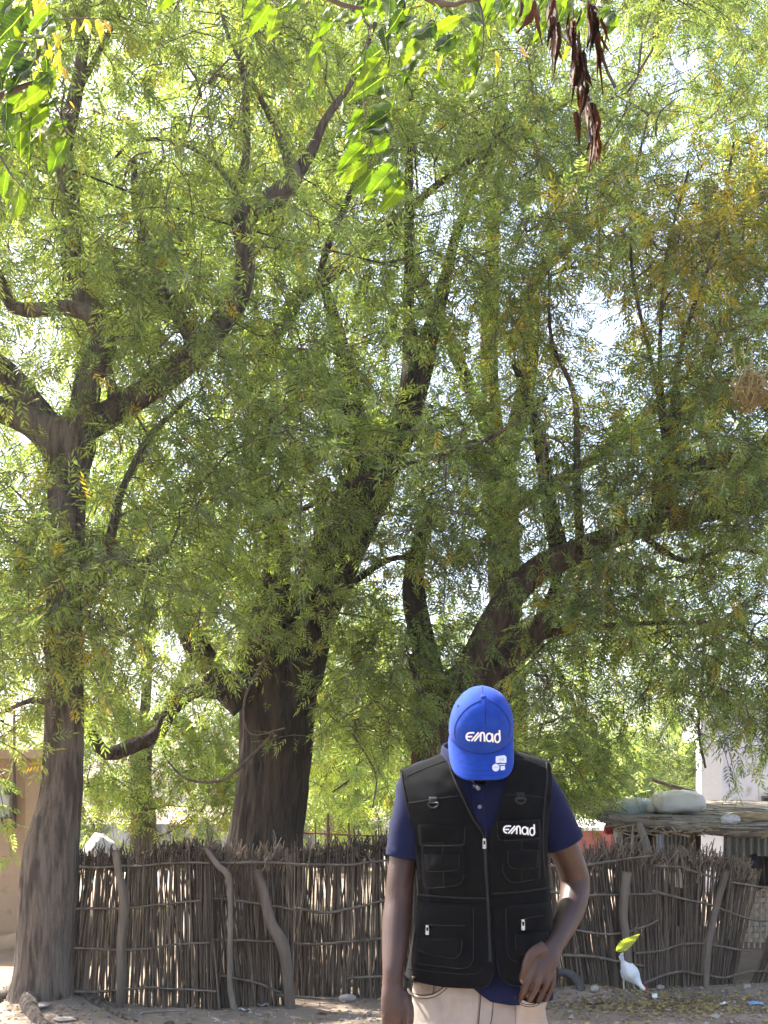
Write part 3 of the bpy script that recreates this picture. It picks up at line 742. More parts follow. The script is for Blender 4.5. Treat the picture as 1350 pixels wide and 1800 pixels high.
fence_panel('fanned out stretch of stick fence behind the pecking hen, beside the shelter',
    [(996, 1747), (1110, 1738), (1290, 1726)], [(962, 1506), (1050, 1502), (1110, 1480), (1150, 1504), (1240, 1500), (1290, 1516), (1322, 1530)], 112, lambda k: -34 + 70 * k * k, 4,
    rails=[([(962, 1522), (1036, 1519), (1103, 1511), (1149, 1504)], 5), ([(1149, 1522), (1204, 1527), (1268, 1546), (1352, 1562)], 5), ([(965, 1569), (1032, 1573), (1158, 1571)], 4.5), ([(1146, 1565), (1194, 1579), (1250, 1591), (1317, 1615), (1352, 1620)], 4.5),
           ([(1002, 1634), (1042, 1640), (1088, 1641), (1133, 1630), (1161, 1615)], 4.5), ([(988, 1679), (1051, 1682), (1091, 1690), (1133, 1699)], 5.5), ([(1115, 1676), (1164, 1670), (1213, 1659), (1256, 1663), (1320, 1672)], 4.5),
           ([(1130, 1728), (1182, 1711), (1225, 1711), (1274, 1718), (1308, 1708), (1352, 1706)], 5)],
    posts=[([(1102, 1532, 17), (1098, 1570, 16), (1096, 1611, 15), (1100, 1644, 15), (1105, 1700, 13), (1106, 1745, 12)], 'post'), ([(1277, 1530, 12), (1259, 1595, 12), (1246, 1662, 12), (1240, 1736, 11)], 'post')], thin=[(1140, 1290)])
fence_panel('short dark end of stick fence past the sandy opening, at the picture edge',
    [(1318, 1726), (1420, 1722)], [(1372, 1560), (1480, 1500)], 36, lambda k: 74, 5, brush=0.3)
# ================================================================== the man
M['skin'] = mat('skin', (0.066, 0.033, 0.023), (0.044, 0.022, 0.016), scale=7, rough=0.48, spec=0.4, bump=0.25, bscale=240, bdist=0.002, sss=0.05, c3=(0.084, 0.044, 0.031), c3scale=16, c3ramp=(0.5, 0.8))
M['nail'] = mat('nail', (0.22, 0.12, 0.085), rough=0.35)
M['vest_cloth'] = mat('vest_cloth', (0.0026, 0.0029, 0.0037), (0.0044, 0.0047, 0.0056), scale=22, rough=0.95, spec=0.08, bump=0.35, bscale=420, bdist=0.002, sheen=0.03)
M['vest_edge'] = mat('vest_edge', (0.011, 0.0112, 0.0125), (0.020, 0.020, 0.021), scale=60, rough=0.85, spec=0.2)  # piping and seam colour, raised to suggest edges catching light
M['polo_cloth'] = mat('polo_cloth', (0.0026, 0.0052, 0.030), (0.0040, 0.0078, 0.042), scale=16, rough=0.9, spec=0.15, bump=0.4, bscale=300, bdist=0.002, sheen=0.04)
M['cap_cloth'] = mat('cap_cloth', (0.004, 0.034, 0.27), (0.006, 0.048, 0.33), scale=40, rough=0.85, spec=0.2, bump=0.5, bscale=500, bdist=0.001, sheen=0.05)
M['cap_seam'] = mat('cap_seam', (0.003, 0.008, 0.07), rough=0.9)
M['jeans_cloth'] = mat('jeans_cloth', (0.365, 0.322, 0.285), (0.26, 0.228, 0.20), scale=9, stretch=(1, 1, 0.5), rough=0.95, spec=0.1, bump=0.5, bscale=350, bstretch=(1, 1, 0.6), bdist=0.002, c3=(0.50, 0.46, 0.42), c3scale=5, c3ramp=(0.55, 0.8))
M['jeans_inner'] = mat('jeans_inner', (0.26, 0.215, 0.17), (0.20, 0.165, 0.13), scale=30, rough=0.95)
M['thread'] = mat('thread', (0.045, 0.028, 0.022), rough=0.9)
M['white_print'] = mat('white_print', (0.82, 0.82, 0.84), (0.75, 0.75, 0.77), scale=60, rough=0.6)
M['silver'] = mat('silver', (0.62, 0.61, 0.58), rough=0.32, metal=1.0)
M['button'] = mat('button', (0.14, 0.15, 0.17), rough=0.35)
M['dark_ring'] = mat('dark_ring', (0.02, 0.02, 0.022), rough=0.4)
M['sticker'] = mat('sticker', (0.70, 0.72, 0.78), (0.63, 0.66, 0.74), scale=50, rough=0.4)
M['sticker_print'] = mat('sticker_print', (0.25, 0.29, 0.42), rough=0.6)
M['shoe'] = mat('shoe', (0.02, 0.02, 0.022), (0.04, 0.04, 0.04), scale=10, rough=0.6)

KD = 3.12; KK = KD / F
def X_(u): return (u - UC) * KK
def Z_(v): return H + (V0 - v) * KK
VT = np.array([1290, 1340, 1400, 1450, 1520, 1580, 1650, 1720, 1765, 1800], float)
TAB = {'c': [836, 836, 838, 842, 847, 850, 849, 847, 846, 845], 'a': [165, 158, 142, 124, 116, 115, 123, 134, 134, 130],
       'b': [.112, .118, .130, .134, .126, .120, .124, .134, .134, .130]}
ZT = Z_(VT)[::-1]
def tabv(key, z):
    a = np.array(TAB[key], float)[::-1]
    r = np.interp(z, ZT, a)
    return r
SH = np.array([[640, 1392], [690, 1366], [703, 1355], [740, 1339], [785, 1322], [840, 1316], [897, 1320], [930, 1326], [963, 1338], [985, 1352], [1040, 1385]], float)
def zsh(x):
    return np.interp(x, X_(SH[:, 0]), Z_(SH[:, 1]))
def torso(x, z, side=-1, inset=0.0, yc=KD, wr=0.0, seed=0, n=2.4):
    x = np.asarray(x, float); z = np.asarray(z, float)
    cx = X_(tabv('c', z)); a = tabv('a', z) * KK - inset; b = tabv('b', z) - inset
    e = np.clip(np.abs(x - cx) / a, 0, 1)
    Bd = b * (1 - e ** n) ** (1 / n)
    z0_ = Z_(1452); zs = zsh(x) - inset
    t = np.clip((z - z0_) / (zs - z0_), 0, 1)
    Bd = Bd * np.sqrt(np.clip(1 - t * t, 0, 1)) ** 0.85
    y = yc + side * Bd
    if wr:
        p = np.stack([x * 7 + z * 3, z * 9 - x * 2, np.full(x.shape, seed + side)], -1)
        s_ = p.shape[:-1]
        f = fbm(p.reshape(-1, 3), seed, 3).reshape(s_)
        y = y + side * wr * f * 2.0 * np.clip((1 - e) * 6, 0, 1)
    return y

man = empty('person', (X_(842), KD, 0))
tag(man, 'person in blue cap and black pocket vest, head bowed, one hand in jeans pocket', 'person')

def bake(o):
    dg = bpy.context.evaluated_depsgraph_get()
    dg.update()
    me = bpy.data.meshes.new_from_object(o.evaluated_get(dg))
    me.name = o.name
    o.modifiers.clear(); o.data = me
    return o
def fuse(o, voxel, it=6, fac=0.5):
    r = o.modifiers.new('r', 'REMESH'); r.mode = 'VOXEL'; r.voxel_size = voxel; r.use_smooth_shade = True
    if it:
        s = o.modifiers.new('s', 'SMOOTH'); s.factor = fac; s.iterations = it
    return bake(o)
def bvh_of(*objs):
    V = []; P = []; n = 0
    for o in objs:
        w = Vector((0, 0, 0)); q = o
        while q is not None: w += q.location; q = q.parent
        a = np.zeros(len(o.data.vertices) * 3, np.float32); o.data.vertices.foreach_get('co', a); a = a.reshape(-1, 3) + np.array(w)
        V += [tuple(v) for v in a.tolist()]; P += [tuple(i + n for i in p.vertices) for p in o.data.polygons]; n = len(V)
    return BVHTree.FromPolygons(V, P)
EYE = Vector((0, 0, H))
def rc(bv, u, v, off=0.0, near=2.95):
    d = Vector(((u - UC) / F, 1.0, (V0 - v) / F))
    h = bv.ray_cast(EYE, d.normalized())
    if h[0] is None:
        p = Vector(W(u, v, near)); nrm = Vector((0, -1, 0))
    else:
        p, nrm = h[0], h[1]
        if nrm.dot(d) > 0: nrm = -nrm
    nn = (nrm * 0.6 - d.normalized() * 0.4).normalized()
    return np.array(p + nn * off)

def patch(name, bv, TL, TR, BR, BL, rbl=0, rbr=0, thick=0.004, m='vest_cloth', parent=None, n=13, puff=0.5):
    TL, TR, BR, BL = [np.array(p, float) for p in (TL, TR, BR, BL)]
    t = np.sin(np.linspace(0, math.pi / 2, n)); s = np.linspace(0, 1, n)
    Hh = np.linalg.norm(BL - TL)
    G = np.zeros((n + 2, n + 2, 3))
    def ins(r, tt):
        d = (1 - tt) * Hh
        return r - math.sqrt(max(r * r - (r - d) ** 2, 0)) if r and d < r else 0.0
    for i in range(n + 2):
        ti = t[min(max(i - 1, 0), n - 1)]
        L = TL + (BL - TL) * ti; R = TR + (BR - TR) * ti
        dr = (R - L) / (np.linalg.norm(R - L) + 1e-9)
        L = L + dr * ins(rbl, ti); R = R - dr * ins(rbr, ti)
        for j in range(n + 2):
            sj = s[min(max(j - 1, 0), n - 1)]
            q = L + (R - L) * sj
            edge = i in (0, n + 1) or j in (0, n + 1)
            off = -0.0015 if edge else thick * (1 + puff * math.sin(math.pi * sj) * math.sin(math.pi * min(ti, 0.97)))
            G[i, j] = rc(bv, q[0], q[1], off)
    b = Buf(); b.grid(G, flip=True)
    return b.build(name, M[m], parent)
def line(name, bv, px, w, off, m, parent, step=2.5, n=5, smoothp=True):
    P = np.array([[p[0], p[1], 0] for p in px], float)
    P = spline(P, step)
    Q = np.array([[*rc(bv, p[0], p[1], off), w] for p in P])
    b = Buf(); b.tube(Q, n=n); return b.build(name, M[m], parent)
def ribbon(buf, bv, px, w, off):
    P = spline(np.array([[p[0], p[1], 0] for p in px], float), 0.8)[:, :2]
    T = np.gradient(P, axis=0); T /= np.linalg.norm(T, axis=1)[:, None] + 1e-9
    Nn = np.stack([-T[:, 1], T[:, 0]], 1)
    G = np.zeros((len(P), 3, 3))
    for i in range(len(P)):
        for j, k in enumerate((-0.5, 0, 0.5)):
            q = P[i] + Nn[i] * w * k; G[i, j] = rc(bv, q[0], q[1], off)
    buf.grid(G)

# ---------------- body: one continuous skin surface
HA = math.radians(50)
HO = np.array([(848 - UC) / F * 3.0, 3.04, 1.561])
hx = np.array([1.0, 0, 0.02]); hf = np.array([0, -math.cos(HA), -math.sin(HA)]); hu = np.array([-0.02, -math.sin(HA), math.cos(HA)])
def HP(p):
    p = np.asarray(p, float)
    return HO + p[..., 0:1] * hx + p[..., 1:2] * hf + p[..., 2:3] * hu
def ellipsoid(buf, c, r, head=False, n=20):
    ph = np.linspace(0.02, math.pi - 0.02, n); th = np.arange(2 * n) / (2 * n) * 2 * math.pi
    G = np.stack([np.outer(np.sin(ph), np.cos(th)) * r[0] + c[0], np.outer(np.sin(ph), np.sin(th)) * r[1] + c[1], np.outer(np.cos(ph), np.ones(2 * n)) * r[2] + c[2]], -1)
    if head: G = HP(G)
    buf.grid(G, wrap=True, flip=True)
    k = buf.n - n * 2 * n
    for ring in (0, (n - 1) * 2 * n):
        c_ = G.reshape(-1, 3)[ring:ring + 2 * n].mean(0); buf.add([c_]); a = buf.n - 1
        t = np.array([(k + ring + (j + 1) % (2 * n), k + ring + j, a) if ring else (k + ring + j, k + ring + (j + 1) % (2 * n), a) for j in range(2 * n)])
        buf.T.append(t); buf.tm.append(np.zeros(len(t), np.int32))
sk = Buf()
ellipsoid(sk, (0, -0.004, -0.005), (0.073, 0.090, 0.100), True)
ellipsoid(sk, (0, 0.022, -0.062), (0.060, 0.068, 0.066), True)
ellipsoid(sk, (0, 0.058, -0.118), (0.036, 0.036, 0.032), True)
ellipsoid(sk, (0, 0.083, -0.092), (0.026, 0.014, 0.014), True)      # lips
ellipsoid(sk, (0, 0.094, -0.062), (0.018, 0.016, 0.014), True)      # nose
ellipsoid(sk, (0, 0.086, -0.045), (0.010, 0.013, 0.026), True)
ellipsoid(sk, (0, 0.078, -0.014), (0.050, 0.014, 0.012), True)      # brow
for s in (-1, 1):
    ellipsoid(sk, (s * 0.034, 0.068, -0.052), (0.024, 0.018, 0.016), True)   # cheeks
    ellipsoid(sk, (s * 0.076, -0.008, -0.042), (0.008, 0.020, 0.032), True)  # ears
def tubep(buf, rows, n=20, step=0.012):
    """rows: u, v, lateral half width px, depth radius, D"""
    P = []
    for (u, v, hw, rd, D) in rows:
        w = W(u, v, D); P.append([*w, rd, hw * D / F])
    buf.tube(spline(P, step), n=n)
neck_b = np.array([X_(842), KD + 0.02, Z_(1375)]); neck_t = HP(np.array([0, -0.015, -0.06]))
sk.tube(spline(np.array([[*neck_b, .075, .085], [*(neck_b * .6 + neck_t * .4), .058, .060], [*neck_t, .055, .056]]), .01), n=24)
tr = []
for v in (1352, 1365, 1385, 1420, 1460, 1520, 1580, 1650, 1720, 1790):
    z = Z_(v); f = {1352: .35, 1365: .6, 1385: .8}.get(v, 1.0)
    tr.append([X_(np.interp(v, VT, TAB['c'])), KD, z, (np.interp(v, VT, TAB['b']) - .04) * f, (min(np.interp(v, VT, TAB['a']), 126) * KK - .035) * f])
sk.tube(np.array(tr), n=32)
tubep(sk, [(762, 1372, 22, .035, 3.12), (735, 1386, 29, .044, 3.12), (722, 1440, 27, .046, 3.12), (711, 1500, 25, .045, 3.12), (704, 1545, 24.5, .043, 3.11), (701, 1585, 25, .042, 3.10), (697, 1625, 26, .042, 3.075), (694, 1670, 23, .037, 3.04),
           (691, 1708, 19, .030, 3.01), (690, 1732, 18.5, .025, 3.0), (692, 1752, 23, .022, 2.99), (695, 1775, 26, .022, 2.985), (697, 1798, 25, .018, 2.985)])
# his right hand: four curled fingers and the thumb
for i, (u, ln) in enumerate([(677, .9), (689, 1.0), (702, 1.04), (714, .95)]):
    tubep(sk, [(u + 1, 1785, 7, .011, 2.985), (u, 1808, 6.6, .0105, 2.982), (u + 1, 1808 + 16 * ln, 6.2, .010, 2.992), (u + 3, 1808 + 26 * ln, 5.8, .009, 3.015), (u + 4, 1806 + 24 * ln, 5, .008, 3.032)], n=12, step=.005)
tubep(sk, [(708, 1745, 9, .013, 2.995), (719, 1768, 8, .012, 2.975), (721, 1792, 7, .011, 2.965), (716, 1812, 6.5, .009, 2.962), (712, 1822, 5, .007, 2.965)], n=12, step=.005)
# his left arm, elbow out, hand going into the pocket
tubep(sk, [(905, 1366, 22, .035, 3.12), (936, 1384, 30, .046, 3.12), (960, 1430, 29, .047, 3.14), (986, 1480, 27, .046, 3.17), (1003, 1520, 26, .044, 3.2), (1011, 1553, 26, .043, 3.21), (1006, 1590, 25, .040, 3.17), (994, 1622, 22, .036, 3.12),
           (979, 1652, 18.5, .029, 3.06), (969, 1668, 19, .025, 3.03), (959, 1684, 25, .021, 3.005), (951, 1701, 24, .018, 2.995), (945, 1716, 21, .014, 2.993)])
tubep(sk, [(957, 1664, 12, .014, 3.0), (938, 1675, 11, .014, 2.985), (928, 1689, 9, .0125, 2.978), (922, 1707, 7.4, .011, 2.978), (917, 1722, 6.2, .0095, 2.984), (914.5, 1733, 4.2, .007, 2.988)], n=14, step=.004)   # thumb
for rows in ([(943, 1690, 8, .013, 2.986), (933, 1718, 6.4, .0125, 2.974), (923, 1738, 6.2, .0120, 2.980), (916, 1753, 5.8, .0110, 3.002), (912, 1770, 5.2, .009, 3.035)],
             [(956, 1698, 8, .013, 2.986), (947.5, 1724, 6.4, .0130, 2.970), (938, 1744, 6.2, .0120, 2.980), (931, 1758, 5.8, .0110, 3.002), (927, 1775, 5.2, .009, 3.04)],
             [(966, 1704, 7.6, .0125, 2.996), (961, 1728, 6.2, .0120, 2.980), (952, 1747, 6.0, .0115, 2.990), (945.5, 1760, 5.6, .0105, 3.012), (942, 1775, 5, .008, 3.045)],
             [(972, 1704, 6.4, .011, 3.012), (971, 1728, 5.6, .010, 3.002), (964, 1747, 5.2, .009, 3.014), (958, 1759, 5, .0085, 3.035)]):
    tubep(sk, rows, n=14, step=.004)
for (u, v, D, rr) in ((943, 1694, 2.982, .0095), (955, 1701, 2.980, .0095), (965, 1707, 2.988, .009), (933, 1719, 2.972, .0075), (947, 1725, 2.968, .0075), (960, 1729, 2.977, .007), (678, 1788, 2.974, .009), (690, 1789, 2.972, .0095), (703, 1789, 2.972, .0095), (714, 1787, 2.974, .009), (985, 1660, 3.06, .012)):
    w_ = W(u, v, D); ellipsoid(sk, (w_[0], w_[1], w_[2]), (rr, rr * .9, rr * 1.1), n=8)
body = sk.build('body', M['skin'], man)
fuse(body, 0.0036, 3, 0.5)
dm = body.modifiers.new('d', 'DECIMATE'); dm.ratio = 0.5; bake(body)
for p in body.data.polygons: p.use_smooth = True
BB = bvh_of(body)
b = Buf()
G = np.zeros((5, 4, 3))
for i, t in enumerate(np.linspace(0, 1, 5)):
    for j, s in enumerate(np.linspace(-1, 1, 4)):
        G[i, j] = rc(BB, 916.3 + s * 2.6 * (1 - .3 * t * t) - 1.2 * t, 1722 + 8 * t, 0.0006)
b.grid(G, flip=True); b.build('thumb_nail', M['nail'], man)

# ---------------- jeans
jb = Buf()
def leg(rows):
    P = [[X_(u), y, z, rd, rl] for (u, y, z, rd, rl) in rows]
    jb.tube(spline(np.array(P), .04), n=36)
jz = lambda v: Z_(v)
hip = []
for (v, a_, b_) in ((1690, 108, .108), (1720, 113, .113), (1760, 118, .118), (1800, 121, .121), (1830, 122, .122), (1860, 118, .116)):
    hip.append([X_(841), KD + .005, jz(v), b_, a_ * KK])
jb.tube(np.array(hip), n=48)
leg([(786, KD + .005, jz(1800), .105, .098), (782, KD, jz(1880), .105, .100), (778, KD - .005, .55, .088, .085), (776, KD - .01, .45, .078, .076), (775, KD + .01, .25, .074, .072), (774, KD + .015, .07, .078, .074), (774, KD + .015, .03, .080, .076)])
leg([(894, KD + .005, jz(1800), .105, .098), (900, KD, jz(1880), .105, .100), (905, KD - .005, .55, .088, .085), (907, KD - .01, .45, .078, .076), (908, KD + .01, .25, .074, .072), (909, KD + .015, .07, .078, .074), (909, KD + .015, .03, .080, .076)])
jeans = jb.build('jeans', M['jeans_cloth'], man)
fuse(jeans, 0.007, 6, 0.5)
# creases pulled in the cloth
a = np.zeros(len(jeans.data.vertices) * 3, np.float32); jeans.data.vertices.foreach_get('co', a); a = a.reshape(-1, 3).astype(float)
nr = np.zeros(len(jeans.data.vertices) * 3, np.float32); jeans.data.vertices.foreach_get('normal', nr); nr = nr.reshape(-1, 3)
f = fbm(np.stack([a[:, 0] * 6 + a[:, 2] * 8, a[:, 1] * 6, a[:, 2] * 20 - a[:, 0] * 8], 1), 5, 3)
a += nr * (f * 0.013)[:, None]
jeans.data.vertices.foreach_set('co', a.astype(np.float32).ravel()); jeans.data.update()
BJ = bvh_of(jeans)
# front pockets, fly and stitching
pk = [(717, 1738), (722, 1746), (738, 1752), (758, 1751), (776, 1742), (787, 1731), (793, 1718), (794, 1708)]
line('pocket_edge', BJ, pk, 0.0032, 0.0022, 'jeans_cloth', jeans, n=8)
line('stitching', BJ, [(p[0] + 1, p[1] + 2.6) for p in pk], 0.0011, 0.0016, 'thread', jeans)
line('stitching', BJ, [(p[0] - 1, p[1] - 3.4) for p in pk], 0.0011, 0.0022, 'thread', jeans)
coin = patch('coin_pocket', BJ, (724, 1716), (768, 1724), (765, 1748), (730, 1748), thick=0.0018, m='jeans_inner', parent=jeans, puff=0.1)
line('stitching', BJ, [(727, 1719), (745, 1723), (767, 1727)], 0.0010, 0.003, 'thread', jeans)
line('stitching', BJ, [(764, 1727), (763, 1737), (762, 1746)], 0.0010, 0.003, 'thread', jeans)
# the pocket mouth bulges over the fingers
pk2 = [(905, 1748), (911, 1757), (922, 1763), (936, 1764), (948, 1759), (957, 1747)]
P2 = spline(np.array([[p[0], p[1], 0] for p in pk2], float), 2.0); NP = len(P2); G = np.zeros((16, NP, 3))
for j in range(NP):
    sj = j / (NP - 1)
    for i in range(16):
        t = i / 15
        tu_ = P2[j, 0] + (P2[j, 0] - 931) * -0.12 * t; tv_ = P2[j, 1] + (1838 - P2[j, 1]) * t
        G[i, j] = rc(BJ, tu_, tv_, 0.001 + 0.046 * (1 - t) ** 2.2 * math.sin(math.pi * min(max(sj, .02), .98)) ** 0.55)
b = Buf(); b.grid(G, flip=True); pmouth = b.build('pocket_mouth', M['jeans_cloth'], jeans)
sm = pmouth.modifiers.new('t', 'SOLIDIFY'); sm.thickness = 0.003; bake(pmouth)
BPM = bvh_of(pmouth)
line('stitching', BPM, [(p[0], p[1] + 1.8) for p in pk2], 0.0011, 0.0006, 'thread', jeans)
line('stitching', BPM, [(p[0], p[1] + 5.4) for p in pk2], 0.0011, 0.0006, 'thread', jeans)
line('fly_seam', BJ, [(845, 1735), (844, 1765), (841, 1800), (838, 1830)], 0.0012, 0.0012, 'thread', jeans)
line('fly_seam', BJ, [(867, 1745), (866, 1775), (862, 1800), (850, 1826)], 0.0011, 0.0012, 'thread', jeans)
line('fly_seam', BJ, [(842.5, 1735), (841.5, 1765), (838.5, 1800)], 0.0005, 0.0012, 'thread', jeans)
for sx in (774, 909):
    b = Buf(); P = np.array([[X_(sx), KD + .10, .055, .045, .040], [X_(sx), KD + .02, .06, .058, .046], [X_(sx), KD - .08, .05, .048, .050], [X_(sx), KD - .16, .035, .034, .044], [X_(sx), KD - .195, .03, .018, .022]])
    b.tube(spline(P, .02), n=20); b.box((X_(sx) - .046, KD - .18, 0.002), (X_(sx) + .046, KD + .12, .022)); b.build('shoe', M['shoe'], man)

# ---------------- polo shirt
sh = Buf()
nc, nr_ = 60, 70
TAILU = np.array([700, 720, 800, 822, 836, 850, 880, 915, 950, 972, 990], float); TAILV = np.array([1716, 1716, 1719, 1724, 1737, 1747, 1753, 1754, 1752, 1744, 1738], float)
for side in (-1, 1):
    G = np.zeros((nr_, nc, 3))
    for j in range(nc):
        s = -math.cos(math.pi * j / (nc - 1))
        xr = s
        x_mid = X_(842) + xr * 0.175
        ztop = zsh(x_mid) - 0.012
        if side < 0:
            dn = abs(x_mid - X_(842)) / 0.052
            if dn < 1: ztop = min(ztop, Z_(1381) + (ztop - Z_(1381)) * dn ** 2)
        for i in range(nr_):
            t = i / (nr_ - 1)
            um = UC + x_mid / KK
            zb = Z_(np.interp(um, TAILU, TAILV)) if side < 0 else Z_(1750)
            z = zb + (ztop - zb) * t
            a_ = tabv('a', z) * KK - 0.008
            x = X_(tabv('c', z)) + xr * min(a_, 0.19)
            ins = float(np.interp(z, [Z_(1760), Z_(1725), Z_(1690), Z_(1500), Z_(1460), Z_(1400)], [0.010, 0.012, 0.026, 0.026, 0.014, 0.010]))
            G[i, j] = (x, torso(x, z, side, ins, wr=0.010, seed=4), z)
    sh.grid(G, flip=(side > 0))
def sleeve(rows, n=40, seed=0):
    P = spline(np.array([[*W(u, v, D), rd, hw * D / F] for (u, v, hw, rd, D) in rows]), .006)
    b = Buf(); b.tube(P, n=n, cap=False)
    Vv = b.V[0].reshape(len(P), n, 3); c = P[:, None, :3]
    d = Vv - c; L = np.linalg.norm(d, axis=2, keepdims=True)
    f = fbm(np.stack([Vv[..., 0] * 9, Vv[..., 1] * 9, Vv[..., 2] * 14 + Vv[..., 0] * 10], -1).reshape(-1, 3), seed, 3).reshape(len(P), n, 1)
    k = np.ones((len(P), 1, 1)); k[-4:] = 1.03; k[-5] = 0.985
    Vn = c + d * k * (1 + f * 0.16)
    inn = c[-1:] + (Vn[-1:] - c[-1:]) * 0.93
    inn2 = c[-6:-5] + (Vn[-6:-5] - c[-6:-5]) * 0.9
    sh.grid(np.concatenate([Vn, inn, inn2], 0), wrap=True, flip=True)
sleeve([(768, 1354, 26, .045, 3.13), (740, 1378, 38, .064, 3.125), (731, 1412, 37, .066, 3.12), (721, 1450, 35, .064, 3.12), (713, 1488, 32, .060, 3.12), (709, 1508, 29.5, .056, 3.12)], seed=21)
sleeve([(900, 1344, 26, .045, 3.13), (926, 1364, 38, .062, 3.125), (946, 1396, 39, .065, 3.13), (966, 1434, 39, .064, 3.14), (983, 1467, 38, .061, 3.15), (990, 1482, 36.5, .058, 3.155)], seed=22)
polo = sh.build('polo_shirt', M['polo_cloth'], man)
# collar
b = Buf(); th = np.linspace(math.radians(22), math.radians(338), 60)
rows = []
cx_, cyy = X_(839), KD - 0.002
for (rx, ry, zf, zb) in ((.084, .072, 1.455, 1.50), (.090, .076, 1.485, 1.525), (.095, .080, 1.492, 1.536), (.099, .086, 1.486, 1.530), (.103, .096, 1.456, 1.505), (.107, .104, 1.430, 1.482), (.1055, .102, 1.429, 1.481)):
    fr = (1 + np.cos(th)) / 2
    fr = fr ** 1.5
    rows.append(np.stack([cx_ + rx * np.sin(th), cyy - ry * np.cos(th) - 0.02 * fr, zb + (zf - zb) * fr], 1))
b.grid(np.array(rows)); b.build('collar', M['polo_cloth'], polo)
BP = bvh_of(polo)
patch('placket', BP, (829, 1380), (854, 1380), (856, 1474), (832, 1474), thick=0.0022, m='polo_cloth', parent=polo, puff=0.0)
for (u, v) in ((840.5, 1386), (843, 1418.5)):
    c = rc(BP, u, v, 0.0035)
    b = Buf(); b.tube(np.array([[*(c + [0, .001, 0]), .0052], [*(c + [0, -.0006, 0]), .0056], [*(c + [0, -.0016, 0]), .0046], [*(c + [0, -.0012, 0]), .002]]), n=16); b.build('button', M['button'], polo)

# ---------------- vest
rowsL_in = [(835, 1723), (848, 1718), (857, 1706), (861, 1688), (859, 1640), (857, 1580), (853, 1520), (851, 1472), (832, 1440), (812, 1400), (795, 1360), (785, 1322)]
rowsL_out = [(713, 1714), (713, 1706), (714, 1697), (715, 1684), (725, 1640), (735, 1582), (736, 1545), (729, 1492), (720, 1446), (712, 1408), (706, 1378), (703, 1356)]
rowsR_in = [(893, 1717), (880, 1713), (870, 1703), (865, 1686), (861, 1640), (858.5, 1580), (855, 1520), (853, 1472), (862, 1440), (876, 1400), (890, 1360), (897, 1320)]
rowsR_out = [(981, 1714), (981, 1706), (980, 1697), (979, 1684), (972, 1640), (965, 1582), (960, 1545), (956, 1492), (957, 1446), (961, 1400), (964, 1365), (963, 1338)]
def vrows(r, n):
    P = spline(np.array([[p[0], p[1], 0] for p in r], float), 3.0)
    L = np.concatenate([[0], np.cumsum(np.linalg.norm(np.diff(P, axis=0), axis=1))])
    key = np.array([0] + [np.argmin(np.linalg.norm(P[:, :2] - np.array(p), axis=1)) for p in r[1:]])
    t = np.linspace(0, len(r) - 1, n)
    idx = np.interp(t, np.arange(len(r)), key)
    return np.stack([np.interp(idx, np.arange(len(P)), P[:, 0]), np.interp(idx, np.arange(len(P)), P[:, 1])], 1)
vb_ = Buf(); NR, NC = 110, 46
outs = []
for (ri, ro, sg) in ((rowsL_in, rowsL_out, -1), (rowsR_in, rowsR_out, 1)):
    I = vrows(ri, NR); O = vrows(ro, NR)
    s = np.sin(np.linspace(0, math.pi / 2, NC))
    U = I[:, None, 0] + (O[:, None, 0] - I[:, None, 0]) * s[None]; Vv = I[:, None, 1] + (O[:, None, 1] - I[:, None, 1]) * s[None]
    Vv = Vv + (3.0 * np.sin(np.pi * s))[None] * np.clip(1 - np.arange(NR) / 8, 0, 1)[:, None]
    x, z = X_(U), Z_(Vv)
    z = np.minimum(z, zsh(x) - 1e-4)
    yc = KD
    cxz = X_(tabv('c', z)); a_ = tabv('a', z) * KK
    low = (Vv > 1575)
    x = np.where(low & (s[None] > 0.97), cxz + sg * a_, x)
    y = torso(x, z, -1, 0.0, wr=0.024, seed=7)
    # the hem stands off a little at the open front
    y = y - 0.012 * np.clip((Vv - 1640) / 80, 0, 1) * (1 - s[None]) ** 2
    G = np.stack([x, y, z], -1)
    vb_.grid(G, flip=(sg < 0)); outs.append(G[:, -1])
OL, OR_ = outs
s = np.linspace(0, 1, 60)
G = np.zeros((NR, 60, 3))
for i in range(NR):
    xx = OL[i, 0] + (OR_[i, 0] - OL[i, 0]) * (0.5 - 0.5 * np.cos(np.pi * s))
    zz = OL[i, 2] + (OR_[i, 2] - OL[i, 2]) * s
    if i > NR * 0.75:
        k = (i / (NR - 1) - .75) / .25
        zz = np.minimum(zz + (zsh(xx) - zz) * k ** 2, zsh(xx) - 1e-4)
    G[i] = np.stack([xx, torso(xx, zz, 1, 0.0, wr=0.01, seed=8), zz], 1)
vb_.grid(G)
vest = vb_.build('vest', M['vest_cloth'], man)
sm = vest.modifiers.new('t', 'SOLIDIFY'); sm.thickness = 0.005; sm.offset = 0.0
bake(vest)
BV = bvh_of(vest)
# piping along the front edges, armholes, hem
line('edge_piping', BV, rowsL_in[::-1][:6] + [(860, 1660), (860, 1690)], 0.0022, 0.001, 'vest_edge', vest)
line('edge_piping', BV, rowsR_in[::-1][:6] + [(862, 1660), (864, 1690)], 0.0022, 0.001, 'vest_edge', vest)
for r in (rowsL_out[6:], rowsR_out[6:]):
    line('armhole_piping', BV, [(p[0] + (2.5 if p[0] < 842 else -2.5), p[1]) for p in r], 0.0028, 0.001, 'vest_edge', vest)
line('hem_seam', BV, [(718, 1702), (760, 1708), (810, 1712), (838, 1711), (850, 1700)], 0.0010, 0.0012, 'vest_edge', vest)
line('yoke_seam', BV, [(716, 1412), (760, 1405), (806, 1399)], 0.0012, 0.0008, 'vest_edge', vest)
line('yoke_seam', BV, [(878, 1397), (920, 1398), (957, 1402)], 0.0012, 0.0008, 'vest_edge', vest)
